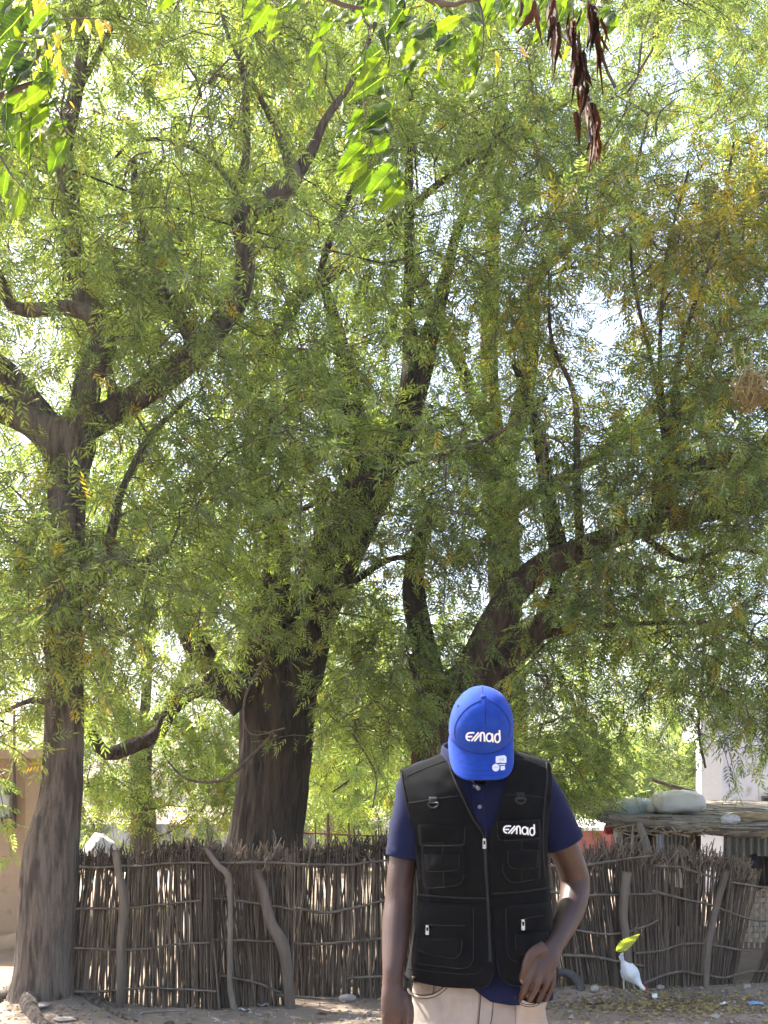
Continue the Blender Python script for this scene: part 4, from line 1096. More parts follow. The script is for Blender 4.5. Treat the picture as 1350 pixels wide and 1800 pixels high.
line('shoulder_seam', BV, [(716, 1364), (748, 1350), (786, 1336)], 0.0012, 0.0008, 'vest_edge', vest)
line('shoulder_seam', BV, [(896, 1333), (930, 1338), (960, 1350)], 0.0012, 0.0008, 'vest_edge', vest)
# zip: dark tape, metal teeth, pull tab
zl = [(851.5, 1472), (853.5, 1520), (857.5, 1580), (859.5, 1640), (862, 1690)]
b = Buf(); ribbon(b, BV, zl, 5.0, 0.0012); b.build('zip_tape', M['vest_edge'], vest)
zp = spline(np.array([[p[0], p[1], 0] for p in zl]), 2.2)
b = Buf()
for i, p in enumerate(zp):
    c = rc(BV, p[0] + (0.5 if i % 2 else -0.5), p[1], 0.0026); b.box(c - [.0014, .0008, .0009], c + [.0014, .0008, .0009])
o = b.build('zip_teeth', M['dark_ring'], vest, smooth=False)
def pull(u, v, ln, tilt=0, bv=None, parent=None):
    c = rc(bv or BV, u, v, 0.006); k = 3.0 / F
    b = Buf(); w = 2.4 * k
    b.box(c + [-w * 1.1, -.002, -.003], c + [w * 1.1, .002, .003])
    z1 = c[2] - ln * k
    for sx in (-1, 1):
        b.tube(np.array([[c[0] + sx * w, c[1] - .001, c[2] - .003, .0011], [c[0] + sx * w, c[1] - .002, z1, .0011]]), n=6)
    b.tube(np.array([[c[0] - w, c[1] - .002, z1, .0013], [c[0] + w, c[1] - .002, z1, .0013]]), n=6)
    b.box([c[0] - w * .6, c[1] - .0025, z1], [c[0] + w * .6, c[1] - .0012, z1 + ln * k * .45])
    return b.build('zip_pull', M['silver'], parent or vest)
pull(851.5, 1476, 15)
# chest pockets
pl = patch('chest_pocket', BV, (741, 1482), (817, 1484), (816, 1556), (746, 1562), 10, 15, 0.006, parent=vest, puff=0.9)
pr = patch('chest_pocket', BV, (881, 1476), (949, 1472), (948, 1546), (884, 1552), 20, 6, 0.006, parent=vest, puff=0.9)
line('pocket_zip', BV, [(737, 1573), (790, 1577), (854, 1579)], 0.0022, 0.001, 'vest_edge', vest)
line('pocket_zip', BV, [(865, 1571), (920, 1567), (964, 1560)], 0.0022, 0.001, 'vest_edge', vest)
ll = patch('lower_pocket', BV, (740, 1586), (832, 1590), (833, 1704), (728, 1697), 6, 20, 0.006, parent=vest, puff=0.8)
lr = patch('lower_pocket', BV, (887, 1592), (967, 1586), (972, 1694), (892, 1694), 24, 4, 0.006, parent=vest, puff=0.8)
B2 = bvh_of(vest, pl, pr, ll, lr)
f1 = patch('pocket_flap', B2, (736, 1449), (817, 1451), (817, 1485), (739, 1487), 9, 7, 0.0065, parent=vest, puff=0.5)
f2 = patch('pocket_flap', B2, (873, 1443), (948, 1440), (950, 1474), (876, 1478), 9, 7, 0.0065, parent=vest, puff=0.5)
patch('pocket_flap', B2, (747, 1502), (808, 1501), (807, 1530), (750, 1533), 5, 9, 0.0060, parent=pl, puff=0.4)
patch('pocket_flap', B2, (891, 1493), (945, 1494), (944, 1526), (893, 1528), 12, 5, 0.0060, parent=pr, puff=0.4)
patch('pocket_flap', B2, (733, 1649), (813, 1649), (810, 1686), (731, 1672), 10, 13, 0.0075, parent=ll, puff=0.5)
patch('pocket_flap', B2, (905, 1642), (962, 1637), (962, 1676), (908, 1678), 9, 6, 0.007, parent=lr, puff=0.5)
line('pocket_zip', B2, [(748, 1625), (780, 1627), (818, 1627)], 0.0016, 0.001, 'vest_edge', ll)
line('pocket_zip', B2, [(912, 1618), (930, 1613), (955, 1609)], 0.0016, 0.001, 'vest_edge', lr)
pull(752.5, 1628, 14, bv=B2, parent=ll); pull(919, 1618, 16, bv=B2, parent=lr)
for (a_, b2) in (((778, 1488), (780, 1556)), ((917, 1478), (917, 1550))):
    line('pocket_pleat', B2, [a_, ((a_[0] + b2[0]) / 2, (a_[1] + b2[1]) / 2), b2], 0.0012, 0.0006, 'vest_edge', vest)
# lighter lines painting the light caught along flap and pocket edges
for (px, par) in (([(737, 1484), (741, 1486), (775, 1487), (811, 1485), (816, 1480), (816.5, 1453)], f1), ([(874, 1446), (876, 1472), (882, 1477), (912, 1477), (944, 1474.5), (949, 1470)], f2)):
    line('flap_edge_light', bvh_of(f1, f2), px, 0.0013, 0.0004, 'vest_edge', par)
B4 = bvh_of(*[o_ for o_ in bpy.data.objects if o_.name.split('.')[0] in ('pocket_flap', 'chest_pocket', 'lower_pocket')])
for (px, par) in (([(751, 1504), (752, 1528), (758, 1532), (798, 1530), (806, 1524), (807, 1503)], pl), ([(892, 1495), (894, 1518), (904, 1527), (938, 1526), (943, 1521)], pr), ([(733, 1668), (750, 1676), (790, 1684), (803, 1682), (810, 1672), (812, 1652)], ll), ([(906, 1645), (908, 1670), (915, 1677), (940, 1676)], lr),
                  ([(744, 1540), (748, 1558), (756, 1561), (800, 1557), (812, 1549), (816, 1536)], pl), ([(883, 1520), (886, 1536), (902, 1551), (940, 1546)], pr), ([(734, 1694), (780, 1700), (815, 1702), (829, 1692), (832, 1670), (832, 1595)], ll), ([(889, 1597), (891, 1668), (898, 1685), (912, 1693)], lr)):
    line('pocket_edge_light', B4, px, 0.0012, 0.0004, 'vest_edge', par)
# D rings hanging from tabs
for (u, v) in ((762, 1404), (914, 1396)):
    patch('ring_tab', BV, (u - 8, v - 3), (u + 8, v - 3), (u + 7, v + 8), (u - 7, v + 8), 0, 0, 0.003, m='vest_edge', parent=vest, n=5, puff=0)
    c = rc(BV, u, v + 9, 0.007); P = []
    for th_ in np.linspace(0, math.pi, 13):
        P.append([c[0] + .0135 * math.cos(th_), c[1] - .001, c[2] + .002 - .0135 * math.sin(th_), .0019])
    b = Buf(); b.tube(np.array(P), n=8); b.tube(np.array([[c[0] - .0135, c[1] - .001, c[2] + .002, .0019], [c[0] + .0135, c[1] - .001, c[2] + .002, .0019]]), n=8); b.build('ring', M['dark_ring'], vest)

# ---------------- lettering, drawn as strokes
def arc(cx, cy, rx, ry, a0, a1, n=14):
    return [(cx + rx * math.cos(math.radians(a)), cy + ry * math.sin(math.radians(a))) for a in np.linspace(a0, a1, n)]
LOGO = [[(428, 362), (375, 361)] + arc(345, 428, 62, 66, 270, 100, 12) + [(352, 493)], [(286, 428), (340, 428), (392, 428)], [(508, 358), (440, 432), (374, 506)],
        [(572, 358), (500, 430), (430, 510)], [(545, 395), (541, 450), (540, 518)], [(530, 400), (545, 375)] + arc(572, 408, 36, 46, 250, 360, 8) + [(612, 470), (614, 522)],
        arc(698, 450, 52, 70, 0, 360, 26), [(752, 385), (756, 460), (764, 540)], arc(842, 468, 46, 74, 0, 360, 26), [(878, 328), (882, 400), (888, 500)]]
def logo(bv, fx, w, parent, off=0.0015):
    b = Buf()
    for i, st in enumerate(LOGO):
        ribbon(b, bv, [fx(*p) for p in st], w, off + i * 0.00012)
    return b.build('lettering', M['white_print'], parent)
B3 = bvh_of(f2)
logo(B3, lambda X, Y: (860 + .0889 * X, 1420 + .0889 * Y), 2.7, f2)

# ---------------- cap
b = Buf()
nph, nth = 36, 96
ph = np.linspace(0.0, 1.0, nph); th = np.arange(nth) / nth * 2 * math.pi
G = np.zeros((nph, nth, 3))
for i, q in enumerate(ph):
    a_ = q * math.pi / 2
    rr = math.sin(a_) ** 0.86; zc = math.cos(a_) ** 0.92
    sx, sy = np.sin(th), np.cos(th)                       # theta 0 = front
    ax = 0.0835; ay = np.where(sy > 0, 0.094, 0.102)
    zz = 0.117 * zc - 0.004 * (1 - sy) * q
    G[i] = np.stack([ax * rr * sx, ay * rr * sy, np.broadcast_to(zz, nth) if np.ndim(zz) == 0 else zz], 1)
G[:, :, 0] *= 1 + 0.012 * fbm(np.stack([G[..., 0] * 22, G[..., 1] * 22, G[..., 2] * 22], -1).reshape(-1, 3), 3, 2).reshape(nph, nth)
q = np.stack([G[..., 0] * 16 + 3, G[..., 1] * 16, G[..., 2] * 30], -1).reshape(-1, 3)
f = fbm(q, 31, 3).reshape(nph, nth); backm = np.clip(0.25 - G[..., 1] * 6, 0, 1)
G = G * (1 + (f * 0.045 * backm))[..., None]
b.grid(HP(G), wrap=True)
cap = b.build('cap', M['cap_cloth'], man)
sm = cap.modifiers.new('t', 'SOLIDIFY'); sm.thickness = 0.003; sm.offset = -1
bake(cap)
b = Buf(); ns, ntt = 61, 16
G = np.zeros((ntt, ns, 3))
for j, s in enumerate(np.linspace(-1, 1, ns)):
    p_ = s * math.pi / 2
    xi, yi = 0.0835 * math.sin(p_ * 0.92), 0.094 * math.cos(p_ * 0.92)
    xo = 0.086 * math.copysign(abs(math.sin(p_)) ** (2 / 3.2), s); yo = 0.004 + (0.160 - 0.004) * abs(math.cos(p_)) ** (2 / 3.2)
    for i, t in enumerate(np.linspace(0, 1, ntt)):
        x = xi + (xo - xi) * t; y = yi + (yo - yi) * t
        zz = 0.006 - 0.030 * t - 0.020 * (x / .085) ** 2 * (0.4 + 0.6 * t)
        G[i, j] = (x, y, zz)
b.grid(HP(G), flip=True)
brim = b.build('brim', M['cap_cloth'], cap)
sm = brim.modifiers.new('t', 'SOLIDIFY'); sm.thickness = 0.003; sm.offset = 0
bake(brim)
for p in brim.data.polygons: p.use_smooth = True
BC = bvh_of(cap); BBr = bvh_of(brim); BCB = bvh_of(cap, brim)
c = HP(np.array([0, 0, 0.1185])); up_ = hu
b = Buf(); b.tube(np.array([[*(c - up_ * .003), .0075], [*(c + up_ * .001), .0078], [*(c + up_ * .0035), .006], [*(c + up_ * .005), .0025]]), n=16); b.build('cap_button', M['cap_cloth'], cap)
line('panel_seam', BC, [(846, 1231), (826, 1241), (810, 1257), (801, 1273), (799, 1288), (801, 1297)], 0.0011, 0.0002, 'cap_seam', cap)
line('panel_seam', BC, [(858, 1231), (875, 1241), (889, 1257), (896, 1272), (896, 1284), (893, 1296)], 0.0011, 0.0002, 'cap_seam', cap)
line('panel_seam', BC, [(853, 1232), (853.3, 1250), (853.6, 1272)], 0.0010, 0.0002, 'cap_seam', cap)
line('panel_seam', BC, [(849, 1221), (848, 1214), (848, 1208)], 0.0009, 0.0002, 'cap_seam', cap)
# seam where the brim meets the crown
P = np.array([[*HP(np.array([0.085 * math.sin(a_), 0.0955 * math.cos(a_), 0.0075 - 0.008 * math.sin(a_) ** 2])), 0.0020] for a_ in np.linspace(-1.35, 1.35, 40)])
b = Buf(); b.tube(P, n=6); b.build('brim_seam', M['cap_seam'], cap)
for (u, v) in ((806, 1241), (898, 1240)):
    c = rc(BC, u, v, .0004); nn = c - HO; nn /= np.linalg.norm(nn); e1 = np.cross(nn, [0, 0, 1.0]); e1 /= np.linalg.norm(e1); e2 = np.cross(nn, e1)
    b = Buf(); b.tube(np.array([[*(c + e1 * .0032 * math.cos(a_) + e2 * .0032 * math.sin(a_)), .0009] for a_ in np.linspace(0, 2 * math.pi, 14)]), n=5); b.build('eyelet', M['cap_seam'], cap)
for k in range(3):
    kk = .86 - .2 * k; px = [(842 + (p[0] - 847) * (1 - .02 * k), p[1]) for p in ()]
    P = []
    for s_ in np.linspace(-.93, .93, 46):
        j_ = (s_ + 1) / 2 * (ns - 1); j0 = int(j_); f_ = j_ - j0; t_ = kk * (ntt - 1); i0 = int(t_); g_ = t_ - i0
        q_ = (G[i0, j0] * (1 - f_) + G[i0, min(j0 + 1, ns - 1)] * f_) * (1 - g_) + (G[i0 + 1, j0] * (1 - f_) + G[i0 + 1, min(j0 + 1, ns - 1)] * f_) * g_
        P.append([*HP(q_ + np.array([0, 0, .0016])), .0005])
    b = Buf(); b.tube(np.array(P), n=4); b.build('brim_stitching', M['cap_seam'], brim)
logo(BC, lambda X, Y: (780 + .1056 * (365 + (X - 268) * .9105), 1195 + .1056 * (845 + (Y - 320) * .9375 - (X - 268) * .03)), 2.9, cap)
# paper stickers left on the brim
def sticker(poly, off=0.0012, m='sticker', name='sticker', par=None):
    P = np.array(poly, float); c = P.mean(0)
    b = Buf(); Vv = [rc(BBr, c[0], c[1], off)] + [rc(BBr, p[0], p[1], off) for p in P]
    b.add(Vv, tris=[(0, (i + 1) % len(P) + 1, i + 1) for i in range(len(P))]); return b.build(name, M[m], par or brim)
zc_ = lambda pts: [(780 + .1056 * x, 1195 + .1056 * y) for x, y in pts]
s1 = sticker(zc_([(865, 1275), (1010, 1255), (1040, 1285), (1042, 1370), (1030, 1385), (870, 1385), (862, 1370)]))
s2 = sticker(zc_(arc(865, 1462, 60, 64, 0, 345, 24)))
s3 = sticker(zc_([(920, 1408), (1020, 1402), (1020, 1416), (920, 1422)]))
s4 = sticker(zc_([(945, 1440), (1012, 1430), (1018, 1490), (1000, 1503), (945, 1508)]))
for x in (940, 985):
    b = Buf(); ribbon(b, BBr, zc_(arc(x, 1328, 13, 16, 0, 330, 12)), 0.9, 0.0022); b.build('print', M['sticker_print'], s1)
b = Buf(); ribbon(b, BBr, zc_([(828, 1462), (865, 1461), (900, 1460)]), 0.7, 0.0022); b.build('print', M['sticker_print'], s2)
# ================================================================== houses, walls and the shelter beyond the fence
M['mud'] = mat('mud', (0.44, 0.315, 0.205), (0.36, 0.255, 0.165), scale=2.2, rough=0.95, bump=0.7, bscale=16, bdist=0.02, c3=(0.27, 0.19, 0.125), c3scale=6, c3ramp=(0.58, 0.72), detail=8)
M['grey_wall'] = mat('grey_wall', (0.42, 0.43, 0.45), (0.14, 0.145, 0.155), scale=2.4, stretch=(2.2, 1, 0.22), rough=0.95, bump=0.4, bscale=12, ramp=(0.4, 0.62), detail=7)
M['limewash'] = mat('limewash', (0.66, 0.66, 0.70), (0.57, 0.57, 0.62), scale=1.6, rough=0.92, bump=0.5, bscale=9, bdist=0.02, c3=(0.36, 0.34, 0.33), c3scale=4, c3ramp=(0.58, 0.70), detail=8)
M['white_paint'] = mat('white_paint', (0.74, 0.74, 0.74), (0.62, 0.61, 0.6), scale=2, rough=0.85)
M['red_wall'] = mat('red_wall', (0.40, 0.14, 0.13), (0.32, 0.11, 0.10), scale=2, rough=0.9)
M['dark'] = mat('dark', (0.02, 0.018, 0.016), (0.035, 0.03, 0.028), scale=6, rough=0.95)
M['meter_plastic'] = mat('meter_plastic', (0.42, 0.42, 0.36), (0.36, 0.36, 0.31), scale=6, rough=0.5)
M['meter_glass'] = mat('meter_glass', (0.05, 0.055, 0.04), rough=0.15)
M['cable'] = mat('cable', (0.03, 0.028, 0.028), rough=0.6)
M['conduit'] = mat('conduit', (0.10, 0.085, 0.075), rough=0.6)
M['straw'] = mat('straw', (0.46, 0.35, 0.21), (0.30, 0.22, 0.13), scale=10, stretch=(1, 4, 4), rough=0.95)
M['grey_straw'] = mat('grey_straw', (0.33, 0.28, 0.23), (0.20, 0.165, 0.135), scale=8, stretch=(1, 4, 4), rough=0.95, c3=(0.45, 0.40, 0.33), c3scale=5)
M['mat_straw'] = mat('mat_straw', (0.62, 0.50, 0.36), (0.48, 0.38, 0.26), scale=10, stretch=(1, 4, 4), rough=0.95)
M['zinc'] = mat('zinc', (0.36, 0.40, 0.41), (0.24, 0.265, 0.27), scale=3, stretch=(3, 3, 0.6), rough=0.5, metal=0.35, c3=(0.20, 0.15, 0.12), c3scale=2.5, c3ramp=(0.6, 0.75))
M['sack'] = mat('sack', (0.82, 0.81, 0.79), (0.72, 0.71, 0.69), scale=6, rough=0.8, bump=0.6, bscale=90, bdist=0.004)
M['sack_blue'] = mat('sack_blue', (0.72, 0.75, 0.80), (0.46, 0.57, 0.78), scale=3, rough=0.8, bump=0.6, bscale=90, bdist=0.004, ramp=(0.45, 0.58))
M['sack_dirty'] = mat('sack_dirty', (0.66, 0.62, 0.58), (0.50, 0.42, 0.38), scale=7, rough=0.85, bump=0.5, bscale=50, bdist=0.006)
M['rag_brown'] = mat('rag_brown', (0.10, 0.075, 0.06), (0.06, 0.045, 0.036), scale=8, rough=0.95)
M['rag_black'] = mat('rag_black', (0.03, 0.032, 0.04), (0.05, 0.052, 0.065), scale=8, rough=0.9)
M['rag_red'] = mat('rag_red', (0.48, 0.05, 0.06), (0.36, 0.035, 0.045), scale=8, rough=0.85)
M['rag_white'] = mat('rag_white', (0.62, 0.61, 0.62), (0.48, 0.47, 0.48), scale=8, rough=0.9)
M['clay'] = mat('clay', (0.30, 0.14, 0.095), (0.22, 0.10, 0.07), scale=8, rough=0.85)
M['rubber'] = mat('rubber', (0.05, 0.047, 0.045), (0.10, 0.09, 0.08), scale=9, rough=0.85, bump=0.4, bscale=50)
M['stone'] = mat('stone', (0.36, 0.31, 0.26), (0.26, 0.22, 0.185), scale=12, rough=0.95, bump=0.6, bscale=40)
M['dark_stone'] = mat('dark_stone', (0.06, 0.052, 0.046), (0.10, 0.085, 0.075), scale=12, rough=0.95)
M['plastic_white'] = mat('plastic_white', (0.78, 0.77, 0.75), rough=0.5)
M['plastic_blue'] = mat('plastic_blue', (0.16, 0.33, 0.62), (0.35, 0.48, 0.68), scale=30, rough=0.45)
M['feather'] = mat('feather', (0.80, 0.79, 0.77), (0.70, 0.69, 0.67), scale=60, stretch=(1, 1, 3), rough=0.85, bump=0.5, bscale=80, bdist=0.004)
M['comb'] = mat('comb', (0.55, 0.03, 0.025), rough=0.6)
M['beak'] = mat('beak', (0.50, 0.38, 0.16), rough=0.5)
M['shank'] = mat('shank', (0.60, 0.52, 0.40), rough=0.7)

def rough_wall(buf, A, B_, zb, zt, th, amp=0.015, seed=0, nx=60, nz=30):
    """a wall between plan points A and B_, front face uneven, with thickness and top"""
    A = np.array(A, float); B_ = np.array(B_, float)
    d = (B_ - A); L = np.linalg.norm(d); d /= L; n = np.array([d[1], -d[0]])
    if n[1] > 0: n = -n
    s = np.linspace(0, 1, nx); t = np.linspace(0, 1, nz)
    G = np.zeros((nz, nx, 3))
    for i in range(nz):
        p = A[None] + d[None] * (s * L)[:, None]
        z = np.full(nx, zb + (zt - zb) * t[i])
        q = np.stack([p[:, 0] * 2, p[:, 1] * 2, z * 2], 1)
        f = fbm(q, seed, 4) * amp * 2
        G[i] = np.stack([p[:, 0] + n[0] * f, p[:, 1] + n[1] * f, z + (amp * 1.5 * fbm(q * 2, seed + 3, 2) if i == nz - 1 else 0)], 1)
    back = G.copy(); back[..., 0] -= n[0] * th; back[..., 1] -= n[1] * th
    buf.grid(G); buf.grid(back, flip=True)
    buf.grid(np.stack([G[-1], back[-1]]), flip=False); buf.grid(np.stack([G[:, 0], back[:, 0]], 0), flip=False); buf.grid(np.stack([G[:, -1], back[:, -1]], 0), flip=True)

def px_x(u, D): return (u - UC) / F * D
# mud house by the slim tree
house = empty('mud_house', (px_x(-150, 10.4), 10.4, 0)); tag(house, 'beige mud house wall behind the slim grey tree, carrying the meter box', 'house')
b = Buf(); rough_wall(b, (-7.2, 10.4), (px_x(104, 10.4), 10.4), -0.05, 1.72, 0.3, 0.03, 5, 70, 30); rough_wall(b, (px_x(90, 13.6), 13.6), (px_x(104, 10.4), 10.4), -0.05, 1.72, -0.3, 0.02, 6)
b.build('wall', M['mud'], house)
b = Buf(); xa, xb = px_x(108, 10.2), px_x(92, 13.7); b.add([(-7.3, 10.2, 1.72), (xa, 10.2, 1.72), (xb, 13.7, 1.72), (-7.3, 13.7, 1.72), (-7.3, 10.2, 1.80), (xa, 10.2, 1.80), (xb, 13.7, 1.80), (-7.3, 13.7, 1.80)], [(0, 3, 2, 1), (4, 5, 6, 7), (0, 1, 5, 4), (1, 2, 6, 5), (2, 3, 7, 6), (3, 0, 4, 7)]); b.build('roof', M['mud'], house, smooth=False)
b = Buf(); P = np.array([[px_x(u, 10.35), 10.36, gz(px_x(u, 10.35), 10.36) + .02, .09, .13] for u in np.linspace(-300, 104, 24)]); P[:, 2] += .02 * np.sin(np.arange(24) * 1.7); b.tube(P, n=12, rough=.2, rs=(3, 4)); b.build('plinth', M['mud'], house)
mb = empty('meter_box', W(11, 1440, 10.3)); tag(mb, 'pale plastic electricity meter box on the mud wall', 'meter box')
p0 = W(2, 1437, 10.33); p1_ = W(22, 1383, 10.33)
b = Buf(); b.box((p0[0], 10.24, p0[2]), (p1_[0], 10.37, p1_[2])); o = b.build('body', M['meter_plastic'], mb, smooth=False)
bv = o.modifiers.new('b', 'BEVEL'); bv.width = .012; bv.segments = 3
b = Buf(); q0 = W(7, 1397, 10.23); q1 = W(19, 1386, 10.23); b.box((q0[0], 10.225, q0[2]), (q1[0], 10.245, q1[2])); b.build('window', M['meter_glass'], mb, smooth=False)
b = Buf(); q0 = W(9, 1436, 10.23); q1 = W(12.5, 1431.5, 10.23); b.box((q0[0], 10.228, q0[2]), (q1[0], 10.246, q1[2])); b.build('seal', M['cable'], mb, smooth=False)
b = Buf(); q0 = W(0, 1438.5, 10.3); q1 = W(17, 1436.8, 10.3); b.box((q0[0], 10.22, q0[2]), (q1[0], 10.37, q1[2])); b.build('base', M['conduit'], mb, smooth=False)
b = Buf(); b.tube(np.array([[*W(26.5, 1456, 10.34), .012], [*W(26.5, 1420, 10.34), .012], [*W(25.5, 1385, 10.34), .012], [*W(25, 1250, 10.34), .012]]), n=10); tag(b.build('conduit_pipe', M['conduit']), 'thin brown conduit pipe running up the mud wall beside the meter box', 'pipe')
for k in (0, 1):
    b = Buf(); P = [[*W(1 + k * 1.5, 1437, 10.3), .006], [*W(4 + k, 1447 - k * 2, 10.3), .006], [*W(12, 1455.5 - k * 3, 10.3), .006], [*W(20, 1454 - k * 3, 10.32), .006], [*W(26, 1450 - k * 3, 10.34), .006]]
    b.tube(spline(P, .02), n=8); b.build('cable', M['cable'], mb)

# long low grey wall
gw = Buf(); rough_wall(gw, (px_x(40, 22) - 3, 22), (px_x(672, 22), 22.6), -.05, 0.84, .2, .01, 8, 160, 14)
tag(gw.build('grey_wall', M['grey_wall']), 'long low grey concrete wall streaked with dark stains, beyond the stick fence', 'wall')
gw = Buf(); rough_wall(gw, (px_x(640, 30), 30), (px_x(860, 30), 30), -.05, 0.80, .2, .01, 9, 40, 8)
tag(gw.build('white_wall', M['white_paint']), 'sunlit white wall far off beside the man, past the grey wall', 'wall')
# red house
rh = empty('low_house', (px_x(1050, 25), 25, 0)); tag(rh, 'far low house with red wall and white roof between man and shelter', 'house')
b = Buf(); rough_wall(b, (px_x(930, 25), 25), (px_x(1180, 25), 25), -.05, 0.70, .25, .01, 10, 40, 8); b.build('wall', M['red_wall'], rh)
b = Buf(); P0 = W(925, 1456, 24.8); P1 = W(1185, 1437, 24.8); b.add([(P0[0], 24.6, .70), (P1[0], 24.6, .70), (P1[0], 29, 0.93), (P0[0], 29, .93), (P0[0], 24.6, .64), (P1[0], 24.6, .64), (P1[0], 29, .87), (P0[0], 29, .87)], [(0, 1, 2, 3), (4, 7, 6, 5), (0, 4, 5, 1), (1, 5, 6, 2), (2, 6, 7, 3), (3, 7, 4, 0)]); b.build('roof', M['white_paint'], rh, smooth=False)
# white house
wh = empty('white_house', (px_x(1320, 17), 17, 0)); tag(wh, 'tall limewashed white house wall behind the thatched shelter', 'house')
xl = px_x(1233, 17)
b = Buf(); rough_wall(b, (xl, 17), (xl + 4.2, 17), -.05, 2.75, .3, .02, 12, 90, 60); rough_wall(b, (px_x(1245, 21), 21), (xl, 17), -.05, 2.75, -.3, .02, 13); b.build('wall', M['limewash'], wh)
b = Buf(); b.box((xl - .03, 16.94, 2.75), (xl + 4.3, 17.34, 2.83)); b.build('parapet', M['limewash'], wh, smooth=False)
b = Buf(); q0 = W(1342, 1416, 16.95); q1 = W(1372, 1401, 16.95); b.box((q0[0], 16.94, q0[2]), (q1[0], 17.03, q1[2])); w = b.build('window', M['dark'], wh, smooth=False)
b = Buf()
for (a0, a1, c0, c1) in ((1340, 1374, 1402, 1399), (1340, 1374, 1418, 1415), (1340, 1343, 1415, 1402)):
    q0 = W(a0, c0, 16.93); q1 = W(a1, c1, 16.93); b.box((q0[0], 16.92, min(q0[2], q1[2])), (q1[0], 16.97, max(q0[2], q1[2])))
b.build('frame', M['conduit'], w, smooth=False)
# satellite dish
ds = empty('satellite_dish', W(1216, 1310, 16.9)); tag(ds, 'grey satellite dish at the edge of the white house', 'satellite dish')
c = W(1217, 1289, 16.8); ax = np.array([-0.75, -0.55, 0.35]); ax /= np.linalg.norm(ax); e1 = np.cross(ax, [0, 0, 1]); e1 /= np.linalg.norm(e1); e2 = np.cross(e1, ax)
rr_ = np.linspace(0, .155, 9); th = np.arange(32) / 32 * 2 * math.pi
G = np.array([[c + e1 * r * math.cos(t) + e2 * r * 1.08 * math.sin(t) + ax * (r * r * 1.6) for t in th] for r in rr_]); b = Buf(); b.grid(G, wrap=True); G2 = G - ax * .008; b.grid(G2, wrap=True, flip=True); b.build('bowl', M['white_paint'], ds)
b = Buf(); b.tube(np.array([[*(c - ax * .01), .012], [*(c - ax * .12 - np.array([0, 0, .05])), .012], [xl + .02, 17.0, c[2] - .12, .014]]), n=8); b.build('mount', M['conduit'], ds)
b = Buf(); b.tube(np.array([[*(c - e2 * .15 + ax * .03), .005], [*(c + ax * .16), .005]]), n=6); b.tube(np.array([[*(c + ax * .15), .014], [*(c + ax * .19), .012]]), n=8); b.build('feed_arm', M['conduit'], ds)

# thatched shelter
D_s = 9.3
shl = empty('thatched_shelter', (px_x(1230, 10), 10, 0)); tag(shl, 'low shelter of wooden posts with a flat stalk thatch roof loaded with sacks', 'shelter')
rs_ = np.random.default_rng(77)
def roof_z(x, y): return 1.165 + (y - 9.2) * 0.062 - (x - 2.0) * 0.03
th_b = Buf()
for k in range(900):                                 # stalks laid across the roof
    y = 9.12 + 3.4 * rs_.random() ** 1.15; x = rs_.uniform(1.86, 4.3); L = rs_.uniform(0.5, 1.3)
    a_ = rs_.normal(0, .10); x2 = min(x + L, 4.6)
    z = roof_z(x, y) + rs_.uniform(-.02, .025)
    th_b.tube(np.array([[x, y, z, .007], [(x + x2) / 2, y + a_ * .5 * L, roof_z((x + x2) / 2, y) + rs_.uniform(-.01, .03), .008], [x2, y + a_ * L, roof_z(x2, y) + rs_.uniform(-.02, .02), .005]]), n=4, cap=False)
th_b.build('thatch', M['grey_straw'], shl, kind='stuff')
e_b = Buf()
for k in range(240):                                 # ragged ends along the front
    x = rs_.uniform(1.85, 4.3); y = 9.1 + rs_.uniform(-.06, .1); z = roof_z(x, y) + rs_.uniform(-.06, .02); d = rs_.normal(0, 1, 3) * [.12, .05, .035]
    e_b.tube(np.array([[x, y, z, .006], [x + d[0], y + d[1] - .03, z + d[2] - .01, .004]]), n=4, cap=False)
e_b.build('ragged_edge', M['straw'], shl, kind='stuff')
b = Buf(); G = np.array([[[x, y, roof_z(x, y) - .03 + .012 * math.sin(y * 70)] for x in np.linspace(1.9, 4.6, 30)] for y in np.linspace(9.15, 12.6, 260)]); b.grid(G); G2 = G - [0, 0, .02]; b.grid(G2, flip=True); b.build('mat', M['grey_straw'], shl)
def pole(buf, pts, n=12, rough=.12): buf.tube(spline(np.array(pts), .04), n=n, rough=rough, rs=(4, 5), seed=int(abs(pts[0][0]) * 100))
b = Buf(); pole(b, [[*W(1070, 1437, 9.12), .02], [*W(1120, 1444, 9.1), .028], [*W(1200, 1455, 9.1), .032], [*W(1290, 1464, 9.1), .034], [*W(1400, 1468, 9.1), .034]]); b.build('beam', M['post_pale'], shl)
b = Buf(); pole(b, [[*W(1070, 1440, 9.2), .014], [*W(1120, 1436, 9.3), .016], [*W(1180, 1434, 9.4), .014]]); b.build('beam', M['post_pale'], shl)
b = Buf(); pole(b, [[*W(1122, 1444, 9.0), .030], [*W(1131, 1470, 8.95), .032], [*W(1139, 1500, 8.9), .034], [*W(1142, 1560, 8.86), .034], [px_x(1143, 8.85), 8.85, -.03, .034]]); b.build('post', M['post_pale'], shl)
b = Buf(); pole(b, [[*W(1215, 1458, 10.4), .03], [*W(1217, 1500, 10.4), .03], [px_x(1217, 10.4), 10.4, -.03, .03]]); b.build('post', M['post'], shl)
b = Buf(); pole(b, [[*W(1420, 1466, 9.3), .03], [*W(1425, 1520, 9.3), .032], [px_x(1425, 9.3), 9.3, -.03, .032]]); b.build('post', M['post'], shl)
b = Buf(); pole(b, [[*W(1090, 1446, 10.6), .026], [*W(1088, 1490, 10.6), .028], [px_x(1088, 10.6), 10.6, -.03, .028]]); b.build('post', M['post'], shl)
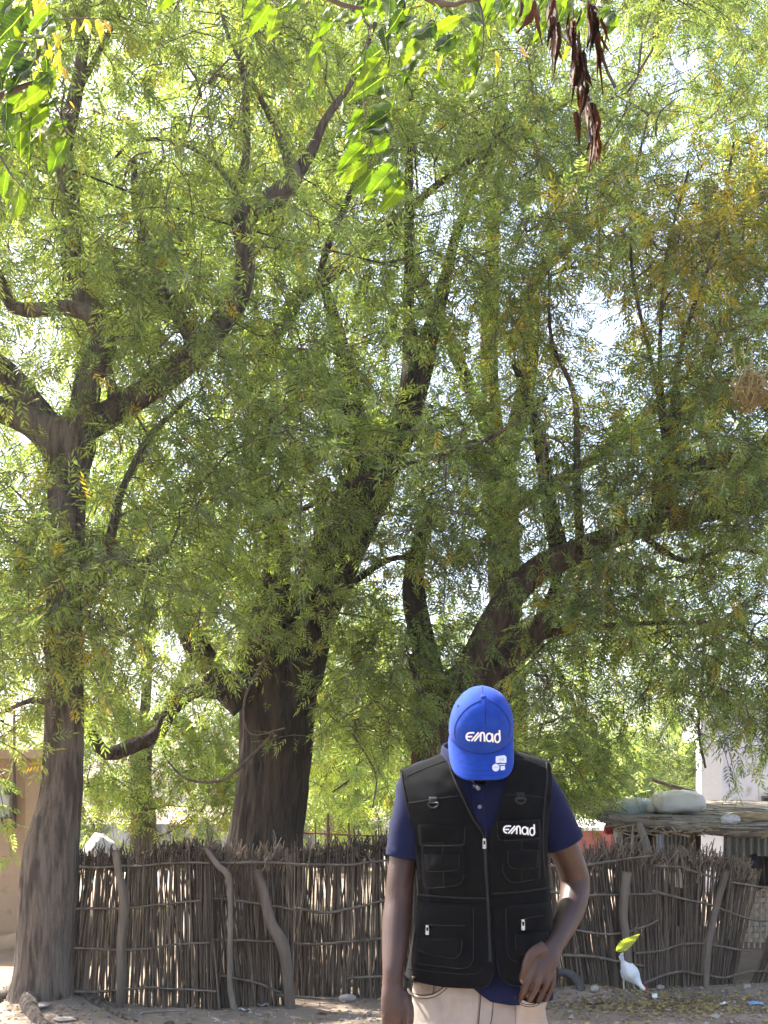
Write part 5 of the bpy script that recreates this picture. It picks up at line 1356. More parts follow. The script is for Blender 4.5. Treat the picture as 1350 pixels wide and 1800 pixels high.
b = Buf(); G = np.array([[[x, 12.2 + .02 * math.sin(x * 40), z] for x in np.linspace(px_x(1084, 12.2), px_x(1232, 12.2), 50)] for z in np.linspace(-.02, 1.28, 6)]); b.grid(G); b.grid(G + [0, .03, 0], flip=True); b.build('shade_backing', M['rag_brown'], shl)  # added dark sheet standing in for the shade under the roof
def sheet(name, label, cat, u0, u1, v0, v1, D, m, waves, amp=.02, tilt=0, group=None):
    b = Buf(); nx = waves * 8
    A = W(u0, v1, D); Bp = W(u1, v0, D)
    xs = np.linspace(A[0], Bp[0], nx); zs = np.linspace(A[2], Bp[2], 6)
    G = np.array([[[x, D + amp * math.sin(i / nx * waves * 2 * math.pi) + tilt * (x - A[0]), z] for i, x in enumerate(xs)] for z in zs]); b.grid(G); b.grid(G + [0, .004, 0], flip=True)
    return tag(b.build(name, M[m]), label, cat, group)
sheet('corrugated_sheet', 'corrugated metal sheet in the shade under the shelter roof', 'metal sheet', 1160, 1212, 1466, 1560, 12.0, 'zinc', 7, .018)
sheet('corrugated_sheet', 'upright corrugated metal sheet right of the shelter post, above the woven mat', 'metal sheet', 1272, 1420, 1465, 1640, 11.3, 'zinc', 12, .02)
# cloth and bundles
def cloth(name, label, cat, u0, u1, v0, v1, D, m, folds=3, amp=.03, drop=0.0, seed=0, ragged=.1):
    r = np.random.default_rng(seed); nx, nz_ = 36, 30
    A = W(u0, v1, D); Bp = W(u1, v0, D); G = np.zeros((nz_, nx, 3))
    phs = r.uniform(0, 6)
    for i in range(nz_):
        t = i / (nz_ - 1)
        for j in range(nx):
            s = j / (nx - 1); pin = 1 - ragged * math.sin(math.pi * t)
            x = A[0] + (Bp[0] - A[0]) * (.5 + (s - .5) * pin); z = A[2] + (Bp[2] - A[2]) * t - drop * math.sin(math.pi * s) * t
            G[i, j] = (x, D + amp * math.sin(s * folds * 2 * math.pi + phs + t * 1.5) * (1 - .5 * t), z + .02 * math.sin(s * 9 + phs) * (1 - t))
    b = Buf(); b.grid(G); b.grid(G + [0, .006, 0], flip=True)
    return tag(b.build(name, M[m]), label, cat)
def lump(name, label, cat, u0, u1, v0, v1, D, m, depth=.12, seed=0, n=26, flat=2.6, wr=.12, sag=0.0, group=None):
    """a soft sack-like body filling a pixel box"""
    A = W(u0, v1, D); Bp = W(u1, v0, D); c = (A + Bp) / 2; r = np.array([(Bp[0] - A[0]) / 2, depth, (Bp[2] - A[2]) / 2])
    ph = np.linspace(.02, math.pi - .02, n); th = np.arange(2 * n) / (2 * n) * 2 * math.pi
    se = lambda x: np.sign(x) * np.abs(x) ** (2 / flat)
    G = np.stack([np.outer(se(np.sin(ph)), se(np.cos(th))), np.outer(se(np.sin(ph)), se(np.sin(th))), np.outer(se(np.cos(ph)), np.ones(2 * n))], -1)
    f = fbm((G * 2.2 + seed * 3.3).reshape(-1, 3), seed, 3).reshape(n, 2 * n, 1)
    G = G * (1 + f * wr * 2); G[..., 2] -= sag * (G[..., 0] ** 2)
    b = Buf(); b.grid(c + G * r, wrap=True, flip=True)
    return tag(b.build(name, M[m]), label, cat, group)
cloth('rag', 'brown cloth hanging over the woven mat at the picture edge', 'cloth', 1328, 1362, 1505, 1562, 9.9, 'rag_brown', 3, .03, seed=1)
lump('bag', 'small black bag hanging beside the brown cloth', 'bag', 1317, 1333, 1501, 1527, 9.9, 'rag_black', .05, 2)
lump('red_rag', 'red rag bundled under the shelter roof corner', 'cloth', 1062, 1082, 1448, 1467, 9.9, 'rag_red', .06, 3, wr=.25)
lump('bundle', 'dark bundle stuffed behind the fence top under the shelter roof', 'bundle', 1098, 1130, 1462, 1500, 9.4, 'rag_black', .10, 4, wr=.2)
lump('bundle', 'tan ragged bundle hanging at the shelter corner', 'bundle', 1079, 1095, 1454, 1486, 9.5, 'sack_dirty', .06, 5, wr=.3)
cloth('white_cloth', 'white cloth strip hanging beside the forked shelter post', 'cloth', 1152, 1168, 1466, 1500, 9.2, 'rag_white', 2, .02, seed=6, ragged=.3)
lump('sack', 'white sack lying under the shelter roof behind the stick fence', 'sack', 1166, 1230, 1494, 1560, 11.0, 'sack', .2, 7)
y_ = 10.0
lump('sack', 'plump white sack with pale blue top lying on the thatch roof', 'sack', 1148, 1236, 1389, 1430, y_, 'sack', .20, 8, flat=3.0, wr=.13, sag=.12)
lump('sack', 'bluish white sack slumped behind the plump one on the roof', 'sack', 1079, 1160, 1402, 1440, 10.3, 'sack_blue', .20, 9, wr=.10, sag=.25)
lump('sack_tie', 'knotted neck of the plump sack on the roof', 'sack', 1134, 1149, 1411, 1428, 9.95, 'sack_dirty', .05, 10, wr=.3)
lump('roof_rubbish', 'crumpled pale wrapping on the thatch edge', 'rubbish', 1268, 1300, 1432, 1450, 9.15, 'rag_white', .06, 11, wr=.4)
lump('roof_rubbish', 'yellowish straw sack remnant on the thatch near the picture edge', 'rubbish', 1288, 1350, 1428, 1446, 9.4, 'straw', .10, 12, wr=.4)
# woven mat screen: split slats in a basket weave
wm = empty('woven_mat', (px_x(1320, 10.2), 10.2, 0)); tag(wm, 'pale woven slat screen standing behind the fence opening', 'screen')
A = W(1262, 1655, 10.2); Bp = W(1440, 1508, 10.2)
nsl = 17
for i in range(nsl):
    z = A[2] + (Bp[2] - A[2]) * (i + .5) / nsl; hh = (Bp[2] - A[2]) / nsl * .43
    xs = np.linspace(A[0], Bp[0], 60)
    yy = 10.2 + .014 * np.sin(np.arange(60) / 60 * 2 * math.pi * 9 + (i % 2) * math.pi)
    zz = z + .012 * np.sin(xs * 5 + i)
    b = Buf(); b.grid(np.array([np.stack([xs, yy, zz - hh], 1), np.stack([xs, yy, zz + hh], 1)])); b.grid(np.array([np.stack([xs, yy + .004, zz + hh], 1), np.stack([xs, yy + .004, zz - hh], 1)])); b.build('slat', M['mat_straw'], wm)
for u in np.linspace(1266, 1436, 18):
    b = Buf(); x = px_x(u, 10.2); b.tube(np.array([[x, 10.2, .02, .008], [x + .01, 10.2, .4, .008], [x, 10.2, Bp[2] + rs_.uniform(0, .06), .006]]), n=6); b.build('upright', M['mat_straw'], wm)

# things peeping over the fence
lump('sack', 'dirty white sack peeping over the stick fence beside the slim grey trunk', 'sack', 146, 204, 1464, 1530, 8.6, 'sack_dirty', .14, 20, flat=1.6, wr=.3)
pot = Buf(); c = W(372, 1515, 8.5); prof = [(.0, -.16), (.09, -.15), (.13, -.05), (.12, .03), (.07, .09), (.075, .11), (.06, .112), (.055, .09)]
th = np.arange(28) / 28 * 2 * math.pi
pot.grid(np.array([[[c[0] + r * math.cos(t), c[1] + r * math.sin(t), c[2] + z] for t in th] for r, z in prof]), wrap=True)
tag(pot.build('clay_pot', M['clay']), 'reddish clay pot half hidden behind the fence top by the thick trunk', 'pot')
lump('rag_heap', 'heap of old sacks behind the fence carrying the clay pot', 'heap', 320, 430, 1545, 1760, 8.5, 'sack_dirty', .2, 22)
b = Buf(); b.tube(np.array([[px_x(578, 11), 11, -.02, .018], [*W(576, 1480, 11), .016], [*W(577, 1430, 11), .012]]), n=10, rough=.1); tag(b.build('pole', M['post_pale']), 'slim upright wooden pole behind the fence right of the thick trunk', 'pole')
b = Buf(); b.tube(np.array([[px_x(614, 11.2), 11.2, -.02, .016], [*W(614, 1480, 11.2), .014], [*W(613, 1446, 11.2), .01]]), n=10, rough=.1); tag(b.build('pole', M['post_pale']), 'short upright pole behind the fence before the far hazy trunk', 'pole')
b = Buf(); b.tube(spline(np.array([[*W(530, 1464, 11), .009], [*W(578, 1466, 10.97), .009], [*W(640, 1469, 11.05), .009], [*W(700, 1470, 11.1), .009]]), .1), n=8, rough=.1); tag(b.build('cross_pole', M['clay']), 'thin reddish crosswise pole tied to the uprights behind the fence', 'pole')
b = Buf(); P = [[*W(1145, 1370, 13), .02], [*W(1190, 1384, 13), .022], [*W(1225, 1392, 13), .016]]; b.tube(spline(P, .05), n=8, rough=.15); tag(b.build('branch_pole', M['post']), 'dark bare branch slanting behind the plump white sack', 'branch')
for (u0, v0, u1, v1, D, lab) in ((505, 1690, 560, 1702, 8.35, 'log lying behind the fence gap beside the thick leaning pole'), (590, 1735, 680, 1742, 8.3, 'log lying low behind the fence just left of the man')):
    b = Buf(); P = [[*W(u0, v0, D), .05], [*W((u0 + u1) / 2, (v0 + v1) / 2 - 2, D + .05), .055], [*W(u1, v1, D + .1), .045]]; b.tube(spline(P, .03), n=14, rough=.12, rs=(4, 4)); tag(b.build('log', M['post']), lab, 'log')
# overhead wire
P = [[*W(-80, 215, 6.6), .006], [*W(130, 300, 7.0), .006], [*W(380, 388, 7.6), .006], [*W(700, 470, 8.6), .006]]
b = Buf(); b.tube(spline(P, .2), n=6); tag(b.build('overhead_wire', M['cable']), 'thin dark wire slanting through the crown of the slim tree', 'wire')

# ================================================================== on the ground
def tz(u, v, D=None):
    D = D or gD(v); x, y, _ = W(u, v, D); return np.array([x, y, gz(x, y)])
def rock(name, label, cat, u, v, w, h, m, seed, group=None):
    D = gD(v); p = tz(u, v); s = D / F
    b = Buf(); n = 12; ph = np.linspace(.05, math.pi - .05, n); th = np.arange(2 * n) / (2 * n) * 2 * math.pi
    G = np.stack([np.outer(np.sin(ph), np.cos(th)) * w / 2 * s, np.outer(np.sin(ph), np.sin(th)) * w / 2.4 * s, np.outer(np.cos(ph), np.ones(2 * n)) * h * .62 * s + h * .35 * s], -1)
    f = fbm(G.reshape(-1, 3) / (w * s) * 2.6 + seed, seed, 3).reshape(n, 2 * n, 1); G = G * (1 + f * .9)
    b.grid(p + G, wrap=True, flip=True); return tag(b.build(name, M[m]), label, cat, group)
rock('stone', 'pale flat stone among the roots of the slim tree', 'stone', 62, 1787, 46, 5, 'stone', 1)
rock('stone', 'broad pale stone at the bottom edge below the slim tree', 'stone', 118, 1797, 44, 5, 'stone', 2)
rock('stone', 'dark stone on the earth below the fence, right of the roots', 'stone', 298, 1798, 18, 9, 'dark_stone', 3)
rock('stone', 'second dark stone further along below the fence', 'stone', 332, 1798, 14, 7, 'dark_stone', 4)
rock('stone', 'round pale stone near the sandy fence opening', 'stone', 1312, 1735, 14, 9, 'stone', 5)
rock('stone', 'pale stone beyond the sandy opening by the woven screen', 'stone', 1325, 1655, 16, 14, 'stone', 6)
rock('stone', 'small dark stone lying out in the yellow leaf litter', 'stone', 1218, 1771, 9, 6, 'dark_stone', 7)
rock('clod', 'earth clod on the mound right of the man', 'clod', 1045, 1752, 16, 10, 'stone', 8)
rock('clod', 'bigger earth clod lying at the fence foot behind the white hen', 'clod', 1160, 1737, 15, 9, 'stone', 9)
rock('stone', 'grey stone lying low at the fence gap left of the man', 'stone', 610, 1756, 34, 12, 'stone', 10)
def stick_on_ground(label, pts, w, m):
    P = []
    for (u, v) in pts:
        p = tz(u, v); D = gD(v); P.append([p[0], p[1], p[2] + w / 2 * D / F * .8, w / 2 * D / F])
    b = Buf(); b.tube(spline(P, .03), n=8, rough=.15, rs=(3, 8)); tag(b.build('fallen_stick', M[m]), label, 'stick')
stick_on_ground('bleached fallen stick lying before the fence, right of the roots', [(250, 1781), (285, 1778), (328, 1776)], 5, 'post_pale')
stick_on_ground('long thin fallen stick in the litter right of the man', [(1020, 1764), (1060, 1763), (1095, 1763)], 2.4, 'dark')
def scrap(name, label, cat, u, v, w, h, m, seed, up=.5):
    D = gD(v); p = tz(u, v) + [0, 0, .004]; s = D / F; r = np.random.default_rng(seed)
    n = 7; xs = np.linspace(-.5, .5, n) * w * s; G = np.zeros((n, n, 3))
    for i in range(n):
        for j in range(n):
            G[i, j] = p + [xs[j] + r.normal(0, .03) * w * s, (i / (n - 1) - .5) * w * s * .9, max(0, (math.sin(i * .9 + seed) * .5 + math.sin(j * 1.3 + seed) * .5 + .6) * h * s * up + r.normal(0, .06) * h * s)]
    b = Buf(); b.grid(G); b.grid(G + [0, 0, .002], flip=True); return tag(b.build(name, M[m]), label, cat)
scrap('plastic_scrap', 'small white plastic scrap at the foot of the crooked pale pole', 'litter', 431, 1774, 14, 6, 'plastic_white', 1)
scrap('plastic_scrap', 'white wrapper leaning on the fence foot left of the thick pole', 'litter', 463, 1766, 18, 10, 'plastic_white', 2)
scrap('plastic_scrap', 'white paper scrap lying in the litter far right of the hen', 'litter', 1273, 1759, 13, 6, 'plastic_white', 3)
scrap('plastic_packet', 'flat light blue packet on the ground at the picture edge', 'litter', 1329, 1759, 26, 5, 'plastic_blue', 4)
scrap('plastic_scrap', 'blue plastic scrap beside the old tyre behind the man', 'litter', 961, 1754, 16, 16, 'plastic_blue', 5, .9)
scrap('red_scrap', 'reddish brown torn scrap on the earth left of the man', 'litter', 570, 1777, 22, 6, 'clay', 6)
c = tz(1151, 1754); b = Buf(); k = gD(1754) / F
b.tube(np.array([[c[0], c[1], c[2], 4.0 * k], [c[0] - .5 * k, c[1], c[2] + 10 * k, 4.8 * k], [c[0] - .6 * k, c[1], c[2] + 10 * k, 4.0 * k], [c[0], c[1], c[2] + 3 * k, 3.4 * k]]), n=18); tag(b.build('cup', M['plastic_white']), 'white paper cup standing on the ground in front of the hen', 'cup')
# half buried tyre
p = tz(985, 1748); b = Buf(); P = []
for a_ in np.linspace(-.3, math.pi + .35, 30):
    P.append([p[0] + .02 - .115 * math.cos(a_), p[1] + .05 * math.cos(a_), p[2] - .01 + .12 * math.sin(a_), .034, .026])
b.tube(np.array(P), n=16, rough=.05); tag(b.build('old_tyre', M['rubber']), 'worn grey tyre half buried in the earth behind the man', 'tyre')

# leaf litter
lt = Buf(); r = np.random.default_rng(66); n = 5200
for k in range(n):
    if k < 2600:
        u = r.normal(1180, 120); v = r.normal(1762, 12)
    else:
        u = r.uniform(-100, 1450); v = 1728 + 120 * r.random() ** 1.3
    if v < 1722: continue
    D = gD(v); x, y, _ = W(u, v, D); z = gz(x, y) + .004 + .006 * r.random()
    a_ = r.uniform(0, 6.28); L = r.uniform(.018, .045); w = L * r.uniform(.2, .35); d = np.array([math.cos(a_), math.sin(a_), r.uniform(-.1, .25)]); s = np.array([-math.sin(a_), math.cos(a_), r.uniform(-.2, .3)])
    q = np.array([x, y, z])
    col = [(0.42, 0.34, 0.08), (0.30, 0.24, 0.09), (0.20, 0.13, 0.07), (0.14, 0.09, 0.055), (0.36, 0.28, 0.14)][int(r.integers(0, 5))]
    lt.add([q, q + d * L * .4 + s * w, q + d * L + [0, 0, .004], q + d * L * .45 - s * w], tris=[(0, 1, 2), (0, 2, 3)], col=col)
tag(lt.build('leaf_litter', M['dry_leaf'], smooth=False), 'yellow and brown fallen leaflets scattered on the bare earth', 'leaf litter', kind='stuff')
# earth crumbs
cb = Buf()
for k in range(1500):
    u = r.uniform(-60, 1420); v = 1730 + 110 * r.random() ** 1.2; D = gD(v); x, y, _ = W(u, v, D); z = gz(x, y); s = r.uniform(.004, .014) * (2.0 if r.random() < .06 else 1)
    o8 = r.normal(0, .25, (6, 3)); vv = np.array([[1, 0, 0], [-1, 0, 0], [0, 1, 0], [0, -1, 0], [0, 0, .7], [0, 0, -.6]]) + o8
    cb.add(np.array([x, y, z + s * .3]) + vv * s, tris=[(0, 2, 4), (2, 1, 4), (1, 3, 4), (3, 0, 4), (2, 0, 5), (1, 2, 5), (3, 1, 5), (0, 3, 5)])
tag(cb.build('earth_crumbs', M['stone'], smooth=False), 'loose crumbs of dry earth and gravel over the yard', 'gravel', kind='stuff')

# ---------------- white hen pecking
hen = empty('hen', tz(1108, 1742)); tag(hen, 'white hen pecking at the ground before the stick fence, tail up', 'hen')
hb = Buf(); DH = gD(1742)
def hw(rows, n=20, step=.008):
    P = [[*W(u, v, D), rd, w / 2 * D / F] for (u, v, w, rd, D) in rows]
    hb.tube(spline(P, step), n=n)
hw([(1094, 1680, 6, .014, DH + .03), (1097, 1687, 12, .030, DH + .02), (1101, 1697, 22, .052, DH), (1107, 1708, 29, .064, DH - .01), (1113, 1717, 27, .056, DH - .02), (1119, 1724, 17, .036, DH - .035), (1124, 1730, 10, .020, DH - .05), (1128, 1735, 7.5, .016, DH - .06), (1131, 1738.5, 8.5, .0165, DH - .065), (1133, 1741, 5, .010, DH - .067)])
for dx in (-5, 5):
    hw([(1102 + dx, 1706, 15, .034, DH), (1103 + dx * 1.2, 1715, 11, .024, DH), (1104 + dx * 1.3, 1722, 6, .012, DH)], n=14)
for (du, dv, D) in ((-7, -15, DH + .03), (-3, -19, DH + .04), (1, -19, DH + .04), (5, -15, DH + .03), (-10, -10, DH + .02)):
    hw([(1098, 1693, 10, .014, D), (1098 + du * .6, 1692 + dv * .6, 7, .009, D + .01), (1098 + du, 1690 + dv, 3.4, .005, D + .02)], n=10)
hbo = hb.build('body', M['feather'], hen); fuse(hbo, .0045, 3, .5)
b = Buf(); P = spline(np.array([[*W(1100, 1698, DH - .045), .012, .010], [*W(1105, 1704, DH - .066), .012, .030], [*W(1111, 1713, DH - .074), .012, .034], [*W(1117, 1721, DH - .066), .008, .016]]), .01); b.tube(P[::-1], n=16, rough=.06, rs=(6, 20)); b.build('wing', M['feather'], hen)
legs = [[(1098, 1718), (1096, 1728), (1097, 1741)], [(1110, 1719), (1112, 1729), (1117, 1742)]]
for lg in legs:
    b = Buf(); P = []
    for i, (u, v) in enumerate(lg):
        p = W(u, v, DH - .005)
        P.append([*p, [.013, .0075, .0062][i]])
    P[-1][2] = gz(P[-1][0], P[-1][1]) + .006
    b.tube(np.array(P), n=8)
    e = np.array(P[-1][:3])
    for a_ in (-.7, 0, .7, math.pi):
        b.tube(np.array([[*e, .004], [*(e + [.035 * math.cos(a_), .035 * math.sin(a_), -.003]), .0025]]), n=6)
    b.build('leg', M['shank'], hen)
b = Buf()
for k, (u, v) in enumerate([(1129.5, 1733), (1132, 1735.5), (1134, 1738.5)]):
    c = W(u + 1.5, v - .5, DH - .062); b.tube(np.array([[*(c - [.006, 0, .004]), .006], [*(c + [.006, 0, .006]), .0045], [*(c + [.011, 0, .011]), .002]]), n=8)
b.tube(np.array([[*W(1128.5, 1739, DH - .075), .006], [*W(1128, 1744, DH - .075), .003]]), n=8)
b.build('comb', M['comb'], hen)
b = Buf(); b.tube(np.array([[*W(1132, 1740, DH - .065), .006], [*W(1134, 1744.5, DH - .068), .0012]]), n=8); b.build('beak', M['beak'], hen)

# ---------------- nest of dry straw in the leaning tree
nb = Buf(); r = np.random.default_rng(12); c = W(1322, 688, 7.7)
for k in range(760):
    d = r.normal(0, 1, 3); d /= np.linalg.norm(d); p = c + d * np.array([.10, .09, .095]) * r.random() ** .35 * (1 + .5 * math.sin(d[0] * 5 + d[2] * 4)) + [0, 0, .04 * (r.random() < .2)]
    t = np.cross(d, r.normal(0, 1, 3)); t /= np.linalg.norm(t); L = r.uniform(.05, .15)
    nb.tube(np.array([[*(p - t * L / 2), .003], [*(p + d * .012), .0042], [*(p + t * L / 2 + [0, 0, -.015]), .0015]]), n=3, cap=False)
for q_ in range(5):
    e_ = W(1322 + (q_ - 2) * 16, 612 - 10 * (q_ % 2), 7.75); nb.tube(spline(np.array([[*(c + [(q_ - 2) * .02, 0, .06]), .004], [*((c + e_) / 2 + [.02 * (q_ - 2), 0, 0]), .004], [*e_, .003]]), .03), n=5, cap=False)
tag(nb.build('bird_nest', mat('nest_straw', (0.46, 0.36, 0.15), (0.32, 0.24, 0.10), scale=20, rough=.95)), 'ball of dry straw like a nest hanging in the leaves at the picture edge', 'nest')

# ================================================================== the near tree whose leaves hang into the top of the picture
near = empty('neem_tree', (-2.4, -2.2, 0)); tag(near, 'near tree whose large sunlit leaves hang into the top of the picture', 'tree')
def near_leaf_mesh(seed, L=.072, w=.0125, curl=.0):
    r = np.random.default_rng(seed); n = 22; t = np.linspace(0, 1, n)
    hw_ = w * np.sin(np.pi * np.clip(t, .01, .99) ** .72) ** .9 * (1 - .25 * t); hw_[-1] = 0.0002; hw_[0] = .0007
    tooth = 1 + .13 * ((np.arange(n) % 2) * 2 - 1) * (t > .15) * (t < .95)
    sick = .012 * L / .07 * np.sin(np.pi * t * .9) * r.uniform(-.6, 1.0)
    G = np.zeros((5, n, 3))
    for k, s in enumerate((-1, -.5, 0, .5, 1)):
        a_ = s * hw_ * (tooth if abs(s) == 1 else 1)
        G[k, :, 0] = t * L; G[k, :, 1] = a_
        G[k, :, 2] = abs(s) * hw_ * r.uniform(.2, .5) - .010 * t * t + .0018 * np.sin(t * 14 + s * 3 + seed) + curl * (np.abs(s) ** 2) * hw_ * 3
    G[:, :, 1] += 0
    b = Buf(); b.grid(G, col=(1, 1, 1)); return b
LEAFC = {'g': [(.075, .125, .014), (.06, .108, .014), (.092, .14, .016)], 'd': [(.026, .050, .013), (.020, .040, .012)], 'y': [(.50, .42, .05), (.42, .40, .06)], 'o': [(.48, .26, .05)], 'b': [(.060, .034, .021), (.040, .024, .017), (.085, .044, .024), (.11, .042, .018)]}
LM = {}
for key, cols in LEAFC.items():
    LM[key] = []
    for i, c in enumerate(cols):
        for s in range(3):
            b = near_leaf_mesh(s * 7 + i, w=(.0125 if key in 'gd' else .010), curl=(.45 if key == 'b' else 0)); b.C = [np.broadcast_to(np.array(c, float), (b.n, 3))]
            LM[key].append(b.mesh('leaf', M['dry_leaf' if key == 'b' else 'near_leaf']))
rl = np.random.default_rng(3)
def hang_leaf(parent, u0, v0, u1, v1, D, key='g', wide=1.0):
    p = W(u0, v0, D); q = W(u1, v1, D + rl.uniform(-.03, .03)); d = Vector(q - p); L = d.length
    me = LM[key][int(rl.integers(0, len(LM[key])))]
    o = bpy.data.objects.new('leaf', me)
    x = d.normalized()
    face = Vector((rl.normal(0, .35), -1 if rl.random() < .5 else 1, rl.normal(0, .4)))
    z = (face - x * face.dot(x)).normalized(); y = z.cross(x)
    R = Matrix((x, y, z)).transposed().to_4x4()
    s = L / .072; wide = wide * ({'g': 1.12, 'd': 1.15, 'y': 1.0, 'o': 0.9}.get(key, .5)) * (min(s, 1.3) / s if key == 'b' else 1)
    o.matrix_world = Matrix.Translation(Vector(p)) @ R @ Matrix.Diagonal((s, s * wide, s, 1))
    COL.objects.link(o); o.parent = parent
    w = Vector((0, 0, 0)); t = parent
    while t is not None: w += t.location; t = t.parent
    o.matrix_parent_inverse = Matrix.Translation(-w)
def branch(pts, D, name='hanging_branch', m='twig'):
    P = [[*W(p[0], p[1], p[3] if len(p) > 3 else D), p[2] / 2 * D / F] for p in pts]
    b = Buf(); b.tube(spline(P, .012), n=8, rough=.08, rs=(3, 30)); return b.build(name, M[m], near)
DN = 1.5
# left bunch
hb1 = branch([(-60, 190, 14), (-10, 172, 13), (45, 150, 9), (70, 140, 4), (100, 190, 3), (118, 238, 2)], DN)
for a in [(45, 72, 0, 124, 'd', 1.3), (62, 108, 2, 160, 'd', 1.25), (48, 15, -5, 76, 'd', 1.3), (28, -10, -8, 45, 'd', 1.2), (85, 128, 55, 150, 'd', 1.1), (82, 150, 22, 200, 'g', 1.1), (84, 185, 28, 237, 'g', 1.1), (104, 205, 48, 266, 'g', 1.15),
          (120, 242, 78, 312, 'g', 1.35), (104, 172, 66, 190, 'd', 1), (118, 215, 90, 222, 'd', 1.1), (40, 165, 0, 205, 'g', 1), (20, 85, -8, 130, 'g', 1), (36, 208, 38, 270, 'g', .9), (55, 205, 42, 270, 'g', .8), (10, 225, 26, 268, 'd', 1), (70, 225, 70, 250, 'y', .8),
          (64, 60, 60, 75, 'd', 1), (30, 140, 5, 150, 'g', 1), (25, 45, 40, 85, 'g', .8), (70, 250, 74, 280, 'g', .8)]:
    hang_leaf(hb1, *a[:4], DN + rl.uniform(-.05, .05), a[4], a[5])
hb2 = branch([(-30, 250, 5), (0, 275, 4), (18, 305, 3), (40, 330, 2)], DN)
for a in [(12, 300, 2, 352, 'g', 1), (24, 318, 5, 380, 'g', .9), (36, 328, 24, 400, 'g', 1), (44, 335, 52, 372, 'g', .6), (0, 290, -20, 340, 'g', 1), (18, 300, 36, 308, 'g', .8)]:
    hang_leaf(hb2, *a[:4], DN + rl.uniform(-.03, .03), a[4], a[5])
hb3 = branch([(40, -40, 5), (62, 40, 4), (70, 120, 3), (78, 170, 2)], DN + .15)
hb3b = branch([(90, 36, 2), (130, 32, 2), (170, 34, 2), (195, 44, 1.6)], DN + .2)
for a in [(133, 34, 124, 72, 'y', .9), (150, 32, 142, 60, 'y', .9), (154, 34, 157, 70, 'y', .8), (172, 34, 180, 66, 'y', 1), (184, 36, 195, 54, 'o', 1), (105, 42, 95, 75, 'g', .9), (122, 178, 132, 190, 'o', 1)]:
    hang_leaf(hb3b, *a[:4], DN + .2 + rl.uniform(-.02, .02), a[4], a[5])
for k in range(22):
    u = rl.uniform(62, 118); v = rl.uniform(50, 130); hang_leaf(hb3, u, v, u + rl.uniform(-14, 10), v + rl.uniform(18, 34), DN + .15 + rl.uniform(-.06, .06), 'y' if rl.random() < .75 else 'o', rl.uniform(.7, 1.1))
for k in range(7):
    u = rl.uniform(10, 110); v = rl.uniform(-30, 10); hang_leaf(hb3, u, v, u + rl.uniform(-18, 12), v + rl.uniform(25, 45), DN + .1, 'g' if rl.random() < .6 else 'y', 1)
for k in range(34):
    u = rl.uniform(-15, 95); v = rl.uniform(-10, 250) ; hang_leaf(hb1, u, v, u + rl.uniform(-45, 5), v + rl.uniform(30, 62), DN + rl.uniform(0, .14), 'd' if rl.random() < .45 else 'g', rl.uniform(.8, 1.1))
# middle bunch
zc = lambda L_: [(430 + .348 * a, .348 * b_, 430 + .348 * c_, .348 * d_, k, w) for (a, b_, c_, d_, k, w) in L_]
hb4 = branch([(560, -12, 9), (600, 8, 8), (632, 14, 6), (640, 12, 4)], DN - .1)
hb4b = branch([(634, 14, 2.2), (648, 55, 2), (640, 110, 2), (640, 180, 2), (648, 230, 2), (668, 290, 1.6)], DN - .1)
for a in zc([(440, 30, 390, 85, 'g', 1), (512, 50, 440, 138, 'g', 1.2), (440, 90, 345, 205, 'g', .9), (392, 208, 310, 330, 'g', .9), (372, 268, 315, 424, 'g', .9), (340, 390, 305, 522, 'g', .7), (800, 48, 720, 182, 'd', 1.3), (580, 90, 525, 140, 'd', 1.2),
             (690, 250, 560, 362, 'd', 1), (692, 285, 540, 474, 'g', 1.15), (700, 388, 510, 522, 'd', .7), (505, 410, 500, 480, 'g', .6), (500, 500, 495, 600, 'g', .6)]):
    hang_leaf(hb4, *a[:4], DN - .1 + rl.uniform(-.05, .05), a[4], a[5])
for a in zc([(600, 550, 505, 685, 'g', .9), (735, 515, 618, 565, 'g', 1.3), (722, 575, 588, 655, 'd', 1.1), (742, 632, 578, 695, 'd', 1.3), (592, 650, 488, 762, 'g', 1), (732, 695, 600, 784, 'g', 1.2), (608, 728, 452, 872, 'g', 1.1), (762, 765, 638, 842, 'd', 1.1), (618, 818, 462, 944, 'g', 1.05),
             (652, 858, 540, 1002, 'g', 1), (762, 838, 608, 998, 'g', 1.1), (806, 918, 664, 1088, 'g', 1.1), (772, 840, 775, 955, 'd', .8), (700, 430, 715, 520, 'd', 1), (720, 600, 750, 690, 'd', .8)]):
    hang_leaf(hb4b, *a[:4], DN - .1 + rl.uniform(-.05, .05), a[4], a[5])
hb5 = branch([(735, -14, 12), (770, 6, 12), (800, 8, 8), (840, 0, 5), (850, 60, 3), (845, 110, 2)], DN - .05)
